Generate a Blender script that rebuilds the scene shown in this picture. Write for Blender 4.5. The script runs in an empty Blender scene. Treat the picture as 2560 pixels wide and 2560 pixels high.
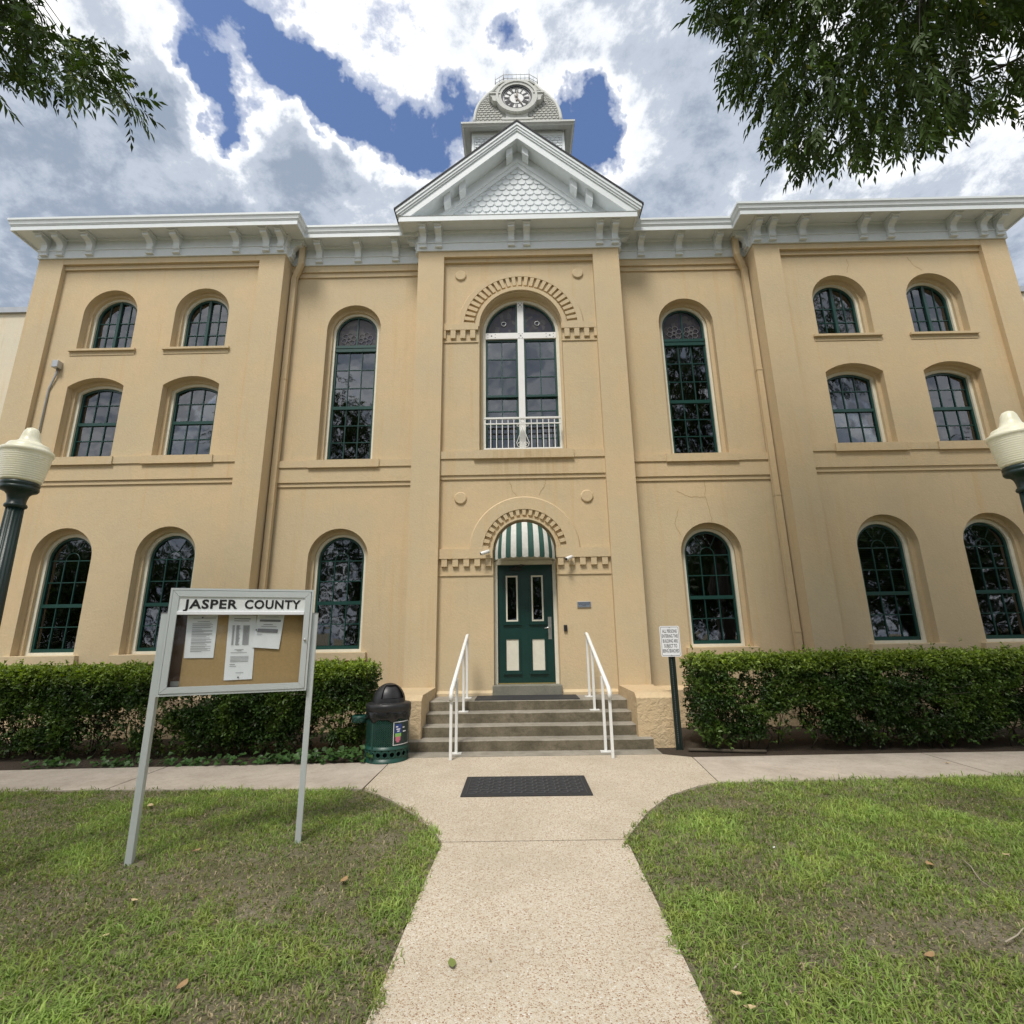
import bpy, bmesh, math, random
import numpy as np
from mathutils import Vector, Matrix
random.seed(7); rng = np.random.default_rng(11)
SC = bpy.context.scene
COL = SC.collection
PI = math.pi
# ------------------------------------------------------------------ camera
CAM = dict(f=1266.09, loc=(-0.1308, -9.2711, 1.5663), yaw=-0.0093, pitch=0.2432, roll=-0.0148)
def cam_axes():
    y, p, r = CAM['yaw'], CAM['pitch'], CAM['roll']
    fw = Vector((math.sin(y)*math.cos(p), math.cos(y)*math.cos(p), math.sin(p)))
    rt = Vector((math.cos(y), -math.sin(y), 0)); up = rt.cross(fw)
    c, s = math.cos(r), math.sin(r)
    return fw, c*rt+s*up, -s*rt+c*up
FW, RT, UP = cam_axes()
cam = bpy.data.cameras.new('camera'); co = bpy.data.objects.new('camera', cam); COL.objects.link(co)
cam.sensor_width = 36; cam.lens = CAM['f']/2560*36; cam.clip_end = 3000; cam.clip_start = .05
m = Matrix((RT, UP, -FW)).transposed().to_4x4(); m.translation = Vector(CAM['loc']); co.matrix_world = m
SC.camera = co
def ray(u, v):        # direction of a photograph pixel (2560 px square)
    return FW + RT*((u-1280)/CAM['f']) - UP*((v-1280)/CAM['f'])
# ------------------------------------------------------------------ world: sky with broken cloud
SUN_EL, SUN_AZ = math.radians(58), math.radians(200)     # azimuth: direction the light comes from, clockwise from +Y
w = bpy.data.worlds.new('World'); SC.world = w; w.use_nodes = True
nt = w.node_tree; nt.nodes.clear()
def N(t, typ, **kw):
    n = t.nodes.new(typ)
    for k, v in kw.items():
        if k.startswith('i_'): n.inputs[k[2:]].default_value = v
        elif k.startswith('n_'): n.inputs[int(k[2:])].default_value = v
        else: setattr(n, k, v)
    return n
def math_n(t, op, a, b=None, clamp=False):
    n = t.nodes.new('ShaderNodeMath'); n.operation = op; n.use_clamp = clamp
    for i, q in enumerate((a, b)):
        if q is None: continue
        if isinstance(q, (int, float)): n.inputs[i].default_value = q
        else: t.links.new(q, n.inputs[i])
    return n.outputs[0]
def ramp(t, fac, stops, interp='LINEAR'):
    n = t.nodes.new('ShaderNodeValToRGB'); e = n.color_ramp.elements; n.color_ramp.interpolation = interp
    while len(e) < len(stops): e.new(.5)
    for q, (p, c) in zip(e, stops): q.position = p; q.color = (*c, 1) if len(c) == 3 else c
    t.links.new(fac, n.inputs[0]); return n.outputs[0]
def build_world():
    t = nt; L = t.links.new
    out = N(t, 'ShaderNodeOutputWorld')
    sky = N(t, 'ShaderNodeTexSky', sky_type='NISHITA', sun_disc=False, sun_elevation=SUN_EL, sun_rotation=SUN_AZ, air_density=1.0, dust_density=.6, ozone_density=2.2)
    b1 = N(t, 'ShaderNodeBackground'); b1.inputs[1].default_value = .082
    hs = N(t, 'ShaderNodeHueSaturation'); hs.inputs['Hue'].default_value = .507; hs.inputs['Saturation'].default_value = 1.05; hs.inputs['Value'].default_value = 1.0
    L(sky.outputs[0], hs.inputs['Color']); L(hs.outputs[0], b1.inputs[0])
    tc = N(t, 'ShaderNodeTexCoord')
    sep = N(t, 'ShaderNodeSeparateXYZ'); L(tc.outputs['Generated'], sep.inputs[0])
    zz = math_n(t, 'ADD', math_n(t, 'MAXIMUM', sep.outputs[2], 0.0), .30)
    px = math_n(t, 'DIVIDE', sep.outputs[0], zz); py = math_n(t, 'DIVIDE', sep.outputs[1], zz)
    cb = N(t, 'ShaderNodeCombineXYZ'); L(px, cb.inputs[0]); L(py, cb.inputs[1])
    def noise(scale, detail, rough, off, dist=0.0):
        mp = N(t, 'ShaderNodeMapping'); mp.inputs['Location'].default_value = off; L(cb.outputs[0], mp.inputs[0])
        n = N(t, 'ShaderNodeTexNoise'); n.inputs['Scale'].default_value = scale; n.inputs['Detail'].default_value = detail
        n.inputs['Roughness'].default_value = rough; n.inputs['Distortion'].default_value = dist
        L(mp.outputs[0], n.inputs['Vector']); return n.outputs[0]
    big = noise(1.9, 3, .5, (3.1, 1.7, .4)); mid = noise(6.5, 12, .66, (7.7, 2.2, 0), .15)
    dens = math_n(t, 'ADD', math_n(t, 'MULTIPLY', big, .40), math_n(t, 'MULTIPLY', mid, 1.15))
    dens = math_n(t, 'SUBTRACT', dens, .36)
    # the gaps between the clouds, as directions
    gaps = [(352, 98, .035, .36), (375, 130, .035, .34), (415, 185, .045, .40), (425, 235, .045, .40), (410, 265, .035, .30), (365, 8, .03, .30), (430, 50, .04, .36), (510, 55, .04, .34), (505, 115, .045, .40), (570, 130, .045, .38), (610, 155, .045, .38), (645, 195, .045, .38), (685, 225, .045, .38), (720, 265, .045, .38), (765, 250, .045, .36), (800, 290, .04, .34), (830, 305, .035, .30), (865, 215, .04, .34), (850, 170, .03, .22),
            (1060, 240, .045, .36), (1085, 285, .05, .38), (1115, 255, .05, .38), (1150, 235, .035, .32), (975, 75, .035, .34), (985, 110, .03, .28), (1130, 170, .025, .2), (-260, -500, .3, .3), (2900, -700, .35, .3), (1000, -700, .35, .3)]
    masses = [(545, 185, .035, .22), (580, 225, .05, .20), (600, 300, .09, .20), (420, 105, .03, .28), (455, 135, .03, .22), (385, 60, .03, .20), (330, 190, .06, .16), (300, 120, .07, .14), (735, 218, .025, .16), (640, 110, .05, .16), (150, 350, .24, .26), (20, 480, .25, .16), (1400, 250, .28, .12), (1800, 380, .35, .13), (480, 30, .025, .18), (560, 60, .03, .2), (900, 60, .09, .10), (1250, 60, .12, .10), (430, 345, .09, .16)]
    wn = N(t, 'ShaderNodeTexNoise'); wn.inputs['Scale'].default_value = 9; wn.inputs['Detail'].default_value = 5; wn.inputs['Roughness'].default_value = .6; L(tc.outputs['Generated'], wn.inputs['Vector'])
    w1 = N(t, 'ShaderNodeVectorMath', operation='SUBTRACT'); L(wn.outputs['Color'], w1.inputs[0]); w1.inputs[1].default_value = (.5, .5, .5)
    w2 = N(t, 'ShaderNodeVectorMath', operation='SCALE'); L(w1.outputs[0], w2.inputs[0]); w2.inputs['Scale'].default_value = .17
    w3 = N(t, 'ShaderNodeVectorMath', operation='ADD'); L(w2.outputs[0], w3.inputs[0]); L(tc.outputs['Generated'], w3.inputs[1])
    for (u, v, r, a) in gaps + [(q[0], q[1], q[2], -q[3]) for q in masses]:
        d = ray(u*1.325, v*1.325).normalized()
        vm = N(t, 'ShaderNodeVectorMath', operation='DISTANCE'); L(w3.outputs[0], vm.inputs[0]); vm.inputs[1].default_value = d
        g = math_n(t, 'POWER', 2.718, math_n(t, 'MULTIPLY', math_n(t, 'POWER', math_n(t, 'DIVIDE', vm.outputs['Value'], r), 2.0), -1.0))
        dens = math_n(t, 'SUBTRACT', dens, math_n(t, 'MULTIPLY', g, a*.86))
    cover = ramp(t, dens, [(-.0, (0, 0, 0)), (.14, (.36, .36, .36)), (.30, (1, 1, 1))], 'EASE')
    fine = noise(11.0, 6, .6, (1.3, 4.2, 0), .2)
    shade = math_n(t, 'ADD', dens, math_n(t, 'MULTIPLY', math_n(t, 'SUBTRACT', fine, .5), .28))
    colr = ramp(t, shade, [(.14, (.86, .88, .90)), (.27, (1.0, 1.0, .98)), (.37, (.72, .745, .78)), (.50, (.42, .465, .54)), (.70, (.25, .30, .38))], 'EASE')
    b2 = N(t, 'ShaderNodeBackground'); b2.inputs[1].default_value = CLOUD; L(colr, b2.inputs[0])
    mx = N(t, 'ShaderNodeMixShader'); L(cover, mx.inputs[0]); L(b1.outputs[0], mx.inputs[1]); L(b2.outputs[0], mx.inputs[2])
    L(mx.outputs[0], out.inputs[0])
CLOUD = .64
build_world()
sun = bpy.data.lights.new('sun', 'SUN'); so = bpy.data.objects.new('sun', sun); COL.objects.link(so)
sun.energy = 1.5; sun.angle = math.radians(15); sun.color = (1, .95, .87)
sd = Vector((math.sin(SUN_AZ)*math.cos(SUN_EL), math.cos(SUN_AZ)*math.cos(SUN_EL), math.sin(SUN_EL)))
so.rotation_euler = sd.to_track_quat('Z', 'Y').to_euler(); so.location = sd*50
SC.view_settings.view_transform = 'Standard'; SC.view_settings.look = 'None'; SC.view_settings.gamma = 1
SC.view_settings.use_curve_mapping = False; SC.view_settings.exposure = 1.08
# ------------------------------------------------------------------ materials
MAT = {}
def new_mat(name):
    mt = bpy.data.materials.new(name); mt.use_nodes = True; MAT[name] = mt
    t = mt.node_tree; b = t.nodes['Principled BSDF']; return mt, t, b
def setc(b, c): b.inputs['Base Color'].default_value = (*c, 1)
def coords(t, scale=(1, 1, 1), kind='Object'):
    tc = N(t, 'ShaderNodeTexCoord'); mp = N(t, 'ShaderNodeMapping'); mp.inputs['Scale'].default_value = scale
    if kind == 'World':
        g = N(t, 'ShaderNodeNewGeometry'); t.links.new(g.outputs['Position'], mp.inputs[0])
    else: t.links.new(tc.outputs[kind], mp.inputs[0])
    return mp.outputs[0]
def noise_n(t, vec, scale, detail=4, rough=.55, dist=0):
    n = N(t, 'ShaderNodeTexNoise'); n.inputs['Scale'].default_value = scale; n.inputs['Detail'].default_value = detail
    n.inputs['Roughness'].default_value = rough; n.inputs['Distortion'].default_value = dist
    t.links.new(vec, n.inputs['Vector']); return n.outputs[0]
def mixc(t, fac, a, b, mode='MIX'):
    n = N(t, 'ShaderNodeMix', data_type='RGBA', blend_type=mode)
    for i, q in ((0, fac), (6, a), (7, b)):
        if hasattr(q, 'is_linked'): t.links.new(q, n.inputs[i])
        elif i == 0: n.inputs[0].default_value = q
        else: n.inputs[i].default_value = (*q, 1)
    return n.outputs[2]
def bump(t, b, h, strength=.3, dist=.01):
    n = N(t, 'ShaderNodeBump'); n.inputs['Strength'].default_value = strength; n.inputs['Distance'].default_value = dist
    t.links.new(h, n.inputs['Height']); t.links.new(n.outputs[0], b.inputs['Normal'])
def simple(name, c, rough=.6, metal=0, var=.12, scale=6, bmp=0, bscale=80, spec=.5):
    mt, t, b = new_mat(name); v = coords(t, kind='World')
    n = noise_n(t, v, scale, 5)
    col = mixc(t, n, tuple(x*(1-var) for x in c), tuple(min(1, x*(1+var)) for x in c))
    t.links.new(col, b.inputs['Base Color']); b.inputs['Roughness'].default_value = rough; b.inputs['Metallic'].default_value = metal
    b.inputs['Specular IOR Level'].default_value = spec
    if bmp: bump(t, b, noise_n(t, v, bscale, 3), bmp, .006)
    return mt
def stucco(name, c, rough_relief=False):
    mt, t, b = new_mat(name); v = coords(t, kind='World')
    big = noise_n(t, v, .55, 5, .6); md = noise_n(t, v, 3.0, 6, .65); fine = noise_n(t, v, 70, 4, .6)
    sv = coords(t, (5.5, 5.5, .28), 'World'); streak = noise_n(t, sv, 1.0, 6, .62)
    a = mixc(t, ramp(t, big, [(.35, (0, 0, 0)), (.65, (1, 1, 1))]), (c[0]*.92, c[1]*.95, c[2]*.98), (c[0]*1.07, c[1]*1.02, c[2]*.97))
    a = mixc(t, math_n(t, 'MULTIPLY', ramp(t, md, [(.45, (0, 0, 0)), (.8, (1, 1, 1))]), .35), a, (c[0]*.86, c[1]*.88, c[2]*.92))
    g1 = noise_n(t, v, 9.0, 5, .7, .4); g2 = noise_n(t, v, 28, 3, .6)
    a = mixc(t, math_n(t, 'MULTIPLY', ramp(t, g1, [(.40, (0, 0, 0)), (.68, (1, 1, 1))]), .20), a, (c[0]*.80, c[1]*.80, c[2]*.80))
    a = mixc(t, math_n(t, 'MULTIPLY', ramp(t, g2, [(.42, (0, 0, 0)), (.62, (1, 1, 1))]), .16), a, (c[0]*1.16, c[1]*1.16, c[2]*1.16))
    pr = noise_n(t, coords(t, (.5, .5, .9), 'World'), 1.6, 2, .4, 1.2)
    a = mixc(t, math_n(t, 'MULTIPLY', ramp(t, pr, [(.60, (0, 0, 0)), (.63, (1, 1, 1))]), .16), a, (c[0]*.98, c[1]*1.06, c[2]*1.08))
    st = ramp(t, streak, [(.56, (0, 0, 0)), (.82, (1, 1, 1))])
    a = mixc(t, math_n(t, 'MULTIPLY', st, .58), a, (c[0]*.92, c[1]*.74, c[2]*.50))
    if not rough_relief:
        sx = N(t, 'ShaderNodeSeparateXYZ'); t.links.new(v, sx.inputs[0])
        mx = math_n(t, 'SUBTRACT', 1.0, math_n(t, 'POWER', math_n(t, 'ABSOLUTE', math_n(t, 'DIVIDE', math_n(t, 'SUBTRACT', sx.outputs[0], .1), .85)), 3.0), True)
        mz = ramp(t, math_n(t, 'DIVIDE', math_n(t, 'SUBTRACT', sx.outputs[2], 4.0), 1.2), [(.0, (0, 0, 0)), (.55, (.6, .6, .6)), (.90, (1, 1, 1)), (.945, (0, 0, 0))])
        s2 = coords(t, (13, 13, .5), 'World'); dr = ramp(t, noise_n(t, s2, 1.0, 5, .65), [(.42, (0, 0, 0)), (.68, (1, 1, 1))])
        a = mixc(t, math_n(t, 'MULTIPLY', math_n(t, 'MULTIPLY', mx, mz), math_n(t, 'MULTIPLY', dr, .60)), a, (.36, .23, .10))
        # grime that runs down from sills and bands everywhere
        s3 = coords(t, (9, 9, .9), 'World'); d3 = ramp(t, noise_n(t, s3, 1.0, 6, .7), [(.58, (0, 0, 0)), (.8, (1, 1, 1))])
        a = mixc(t, math_n(t, 'MULTIPLY', d3, .34), a, (.38, .29, .17))
    fv = mixc(t, math_n(t, 'MULTIPLY', fine, .25), a, tuple(x*.8 for x in c))
    t.links.new(fv, b.inputs['Base Color']); b.inputs['Roughness'].default_value = .85; b.inputs['Specular IOR Level'].default_value = .25
    if rough_relief:
        h = math_n(t, 'ADD', math_n(t, 'MULTIPLY', noise_n(t, v, 11, 4, .6, .6), 3), fine); bump(t, b, h, .9, .012)
    else:
        h = math_n(t, 'ADD', math_n(t, 'MULTIPLY', md, 1.2), math_n(t, 'MULTIPLY', fine, .5)); bump(t, b, math_n(t, 'ADD', h, math_n(t, 'MULTIPLY', g2, .9)), .5, .009)
    return mt
TAN = (.60, .478, .305)
stucco('stucco', TAN); stucco('rough_stucco', (.61, .475, .30), True); stucco('cream_stucco', (.66, .60, .47))
simple('trim_white', (.69, .73, .745), .55, var=.08, scale=9, bmp=.1)
simple('trim_aged', (.50, .51, .485), .65, var=.2, scale=14, bmp=.15)
simple('shingle_white', (.65, .69, .71), .7, var=.1, scale=20, bmp=.15)
simple('shingle_grey', (.36, .365, .34), .8, var=.25, scale=12, bmp=.2)
simple('cream_paint', (.70, .67, .56), .55, var=.12, scale=12)
simple('green_paint', (.008, .050, .042), .35, var=.25, scale=8)
simple('door_green', (.004, .036, .030), .32, var=.2, scale=5)
simple('white_paint', (.78, .78, .77), .45, var=.05)
simple('white_metal', (.76, .76, .74), .4, var=.08, scale=20)
simple('aluminium', (.56, .60, .60), .45, .25, var=.05)
simple('galvanised', (.45, .46, .47), .4, .8)
simple('brushed', (.55, .55, .54), .3, .9)
simple('black_plastic', (.018, .018, .020), .42, var=.2)
simple('black_bag', (.010, .010, .011), .22, var=.2, bmp=.4, bscale=30)
simple('bin_green', (.006, .052, .038), .4, var=.2)
simple('dark_metal', (.012, .022, .018), .45, var=.2)
simple('lamp_green', (.006, .022, .018), .38, var=.2, bmp=.08)
simple('black_rubber', (.022, .023, .026), .7, var=.25, scale=30, bmp=.3)
simple('rubber_ridge', (.055, .057, .062), .7, var=.2)
simple('black_paint', (.008, .008, .009), .5)
simple('ink_grey', (.20, .20, .22), .7); simple('ink', (.02, .02, .025), .6)
simple('paper', (.86, .87, .91), .7, var=.04, scale=4)
simple('cork', (.42, .28, .13), .85, var=.18, scale=60, bmp=.3, bscale=300)
simple('sign_white', (.80, .81, .84), .4, var=.04)
simple('roof_shingle', (.035, .036, .040), .85, var=.3, scale=25, bmp=.4)
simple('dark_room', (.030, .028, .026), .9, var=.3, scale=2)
simple('curtain', (.20, .19, .15), .9, var=.25, scale=5)
simple('blind', (.28, .28, .27), .7, var=.1)
simple('brass', (.55, .42, .16), .35, .8)
simple('bark', (.055, .047, .040), .9, var=.35, scale=18, bmp=.8, bscale=40)
simple('stem', (.075, .060, .042), .9, var=.3, scale=20)
simple('dry_leaf', (.30, .19, .09), .8, var=.35, scale=60)
simple('pale_leaf', (.50, .38, .22), .8, var=.3, scale=60)
simple('twig', (.33, .29, .22), .85, var=.3, scale=40)
simple('crack', (.36, .24, .11), .9)
simple('clock_face', (.66, .67, .68), .5, var=.05); simple('clock_dark', (.045, .05, .06), .6); simple('clock_hand', (.14, .11, .09), .5)
simple('sticker_blue', (.02, .05, .22), .4); simple('sticker_green', (.25, .50, .12), .5); simple('sticker_pink', (.55, .16, .22), .5); simple('sticker_dark', (.015, .035, .03), .4)
def concrete(name, c, dark, bscale=60, stain=.6):
    mt, t, b = new_mat(name); v = coords(t, kind='World')
    n = noise_n(t, v, 2.2, 7, .68); f = noise_n(t, v, 45, 5, .65)
    a = mixc(t, ramp(t, n, [(.35, (0, 0, 0)), (.72, (1, 1, 1))]), c, tuple(x*(1-stain)+y*stain for x, y in zip(c, dark)))
    a = mixc(t, math_n(t, 'MULTIPLY', ramp(t, f, [(.4, (0, 0, 0)), (.75, (1, 1, 1))]), .45), a, dark)
    md = noise_n(t, coords(t, (1, 1, 1.8), 'World'), 9, 6, .7, .5); a = mixc(t, math_n(t, 'MULTIPLY', ramp(t, md, [(.48, (0, 0, 0)), (.66, (1, 1, 1))]), .55*stain), a, dark)
    t.links.new(a, b.inputs['Base Color']); b.inputs['Roughness'].default_value = .9; b.inputs['Specular IOR Level'].default_value = .25
    bump(t, b, f, .45, .006); return mt
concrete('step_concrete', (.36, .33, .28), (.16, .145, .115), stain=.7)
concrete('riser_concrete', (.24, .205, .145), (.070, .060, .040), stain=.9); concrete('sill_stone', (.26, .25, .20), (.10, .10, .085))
concrete('walk_concrete', (.52, .455, .38), (.27, .225, .18), stain=.6)
def aggregate():
    mt, t, b = new_mat('aggregate'); v = coords(t, kind='World')
    vo = N(t, 'ShaderNodeTexVoronoi'); vo.inputs['Scale'].default_value = 105; t.links.new(v, vo.inputs['Vector'])
    vd = N(t, 'ShaderNodeTexVoronoi', feature='DISTANCE_TO_EDGE'); vd.inputs['Scale'].default_value = 105; t.links.new(v, vd.inputs['Vector'])
    sep = N(t, 'ShaderNodeSeparateColor'); t.links.new(vo.outputs['Color'], sep.inputs[0])
    peb = ramp(t, sep.outputs[0], [(0, (.29, .155, .09)), (.11, (.36, .22, .13)), (.24, (.43, .31, .20)), (.40, (.52, .42, .30)), (.62, (.58, .51, .41)), (.8, (.60, .52, .39)), (.95, (.70, .67, .60))], 'CONSTANT')
    mort = mixc(t, noise_n(t, v, 30, 5), (.48, .43, .345), (.60, .545, .455))
    big = sep.outputs[1]
    edge = ramp(t, vd.outputs['Distance'], [(.06, (0, 0, 0)), (.16, (1, 1, 1))])
    sel = math_n(t, 'MULTIPLY', edge, ramp(t, big, [(.10, (0, 0, 0)), (.14, (1, 1, 1))]))
    a = mixc(t, sel, mort, peb)
    st = noise_n(t, v, 1.3, 6, .65)
    a = mixc(t, math_n(t, 'MULTIPLY', ramp(t, st, [(.42, (0, 0, 0)), (.75, (1, 1, 1))]), .55), a, (.36, .30, .215))
    t.links.new(a, b.inputs['Base Color']); b.inputs['Roughness'].default_value = .85; b.inputs['Specular IOR Level'].default_value = .3
    bump(t, b, math_n(t, 'MULTIPLY', sel, vd.outputs['Distance']), .6, .012)
aggregate()
def soil():
    mt, t, b = new_mat('lawn_soil'); v = coords(t, kind='World')
    n = noise_n(t, v, 1.1, 6, .6); f = noise_n(t, v, 25, 6, .7)
    a = mixc(t, ramp(t, n, [(.35, (0, 0, 0)), (.7, (1, 1, 1))]), (.20, .20, .10), (.46, .40, .31))
    a = mixc(t, ramp(t, f, [(.35, (0, 0, 0)), (.75, (1, 1, 1))]), a, (.19, .16, .11))
    t.links.new(a, b.inputs['Base Color']); b.inputs['Roughness'].default_value = .95; b.inputs['Specular IOR Level'].default_value = .1
    f2 = noise_n(t, v, 90, 4, .7); a = mixc(t, math_n(t, 'MULTIPLY', ramp(t, f2, [(.4, (0, 0, 0)), (.7, (1, 1, 1))]), .4), a, (.13, .11, .075)); t.links.new(a, b.inputs['Base Color']); bump(t, b, math_n(t, 'ADD', f, f2), 1.0, .03)
    mt, t, b = new_mat('mulch'); v = coords(t, kind='World')
    f = noise_n(t, v, 38, 6, .75); g = noise_n(t, v, 3, 4)
    a = mixc(t, ramp(t, f, [(.35, (0, 0, 0)), (.75, (1, 1, 1))]), (.022, .015, .010), (.105, .065, .040))
    a = mixc(t, math_n(t, 'MULTIPLY', g, .4), a, (.045, .042, .02))
    t.links.new(a, b.inputs['Base Color']); b.inputs['Roughness'].default_value = .95; bump(t, b, f, 1.0, .03)
soil()
def leafmat(name, rough=.42, trans=.30, spec=.4):
    mt, t, b = new_mat(name)
    at = N(t, 'ShaderNodeAttribute', attribute_name='col')
    t.links.new(at.outputs['Color'], b.inputs['Base Color']); b.inputs['Roughness'].default_value = rough; b.inputs['Specular IOR Level'].default_value = spec
    tr = N(t, 'ShaderNodeBsdfTranslucent'); hs = N(t, 'ShaderNodeHueSaturation'); hs.inputs['Saturation'].default_value = 1.15; hs.inputs['Value'].default_value = 1.25
    t.links.new(at.outputs['Color'], hs.inputs['Color']); t.links.new(hs.outputs[0], tr.inputs[0])
    mx = N(t, 'ShaderNodeMixShader'); mx.inputs[0].default_value = trans
    t.links.new(b.outputs[0], mx.inputs[1]); t.links.new(tr.outputs[0], mx.inputs[2])
    t.links.new(mx.outputs[0], t.nodes['Material Output'].inputs[0])
leafmat('leaf'); leafmat('tree_leaf', .55, .16, .18); leafmat('grass_blade', .6, .35, .25)
def glass():
    mt, t, b = new_mat('glass'); t.nodes.remove(b)
    v = coords(t, kind='World')
    h = noise_n(t, v, 1.8, 2, .5)
    bm_ = N(t, 'ShaderNodeBump'); bm_.inputs['Strength'].default_value = .12; bm_.inputs['Distance'].default_value = .03; t.links.new(h, bm_.inputs['Height'])
    g = N(t, 'ShaderNodeBsdfGlossy'); g.inputs['Roughness'].default_value = .025; g.inputs['Color'].default_value = (.88, .90, .95, 1); t.links.new(bm_.outputs[0], g.inputs['Normal'])
    tr = N(t, 'ShaderNodeBsdfTransparent'); tr.inputs[0].default_value = (.42, .44, .45, 1)
    fr = N(t, 'ShaderNodeFresnel'); fr.inputs[0].default_value = 1.55
    f = math_n(t, 'ADD', math_n(t, 'MULTIPLY', fr.outputs[0], 1.0), .085, True)
    mx = N(t, 'ShaderNodeMixShader'); t.links.new(f, mx.inputs[0]); t.links.new(tr.outputs[0], mx.inputs[1]); t.links.new(g.outputs[0], mx.inputs[2])
    t.links.new(mx.outputs[0], t.nodes['Material Output'].inputs[0])
    # case glass, clearer
    mt, t, b = new_mat('clear_glass'); t.nodes.remove(b)
    g = N(t, 'ShaderNodeBsdfGlossy'); g.inputs['Roughness'].default_value = .03
    tr = N(t, 'ShaderNodeBsdfTransparent'); tr.inputs[0].default_value = (.93, .95, .94, 1)
    fr = N(t, 'ShaderNodeFresnel'); fr.inputs[0].default_value = 1.45
    mx = N(t, 'ShaderNodeMixShader'); t.links.new(fr.outputs[0], mx.inputs[0]); t.links.new(tr.outputs[0], mx.inputs[1]); t.links.new(g.outputs[0], mx.inputs[2])
    t.links.new(mx.outputs[0], t.nodes['Material Output'].inputs[0])
    # stained glass: dull coloured pieces
    mt, t, b = new_mat('stained_glass'); v = coords(t, kind='World')
    vo = N(t, 'ShaderNodeTexVoronoi'); vo.inputs['Scale'].default_value = 11; t.links.new(v, vo.inputs['Vector'])
    sp = N(t, 'ShaderNodeSeparateColor'); t.links.new(vo.outputs['Color'], sp.inputs[0])
    a = ramp(t, sp.outputs[0], [(0, (.018, .016, .026)), (.3, (.035, .028, .030)), (.6, (.060, .055, .055)), (.8, (.020, .018, .040))], 'CONSTANT')
    t.links.new(a, b.inputs['Base Color']); b.inputs['Roughness'].default_value = .25
    mt, t, b = new_mat('globe_glass'); v = coords(t, kind='World')
    c = mixc(t, noise_n(t, v, 7, 4), (.80, .77, .55), (.88, .86, .72)); t.links.new(c, b.inputs['Base Color'])
    b.inputs['Roughness'].default_value = .35; b.inputs['Subsurface Weight'].default_value = .25; b.inputs['Subsurface Radius'].default_value = (.1, .09, .05)
glass()
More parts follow.
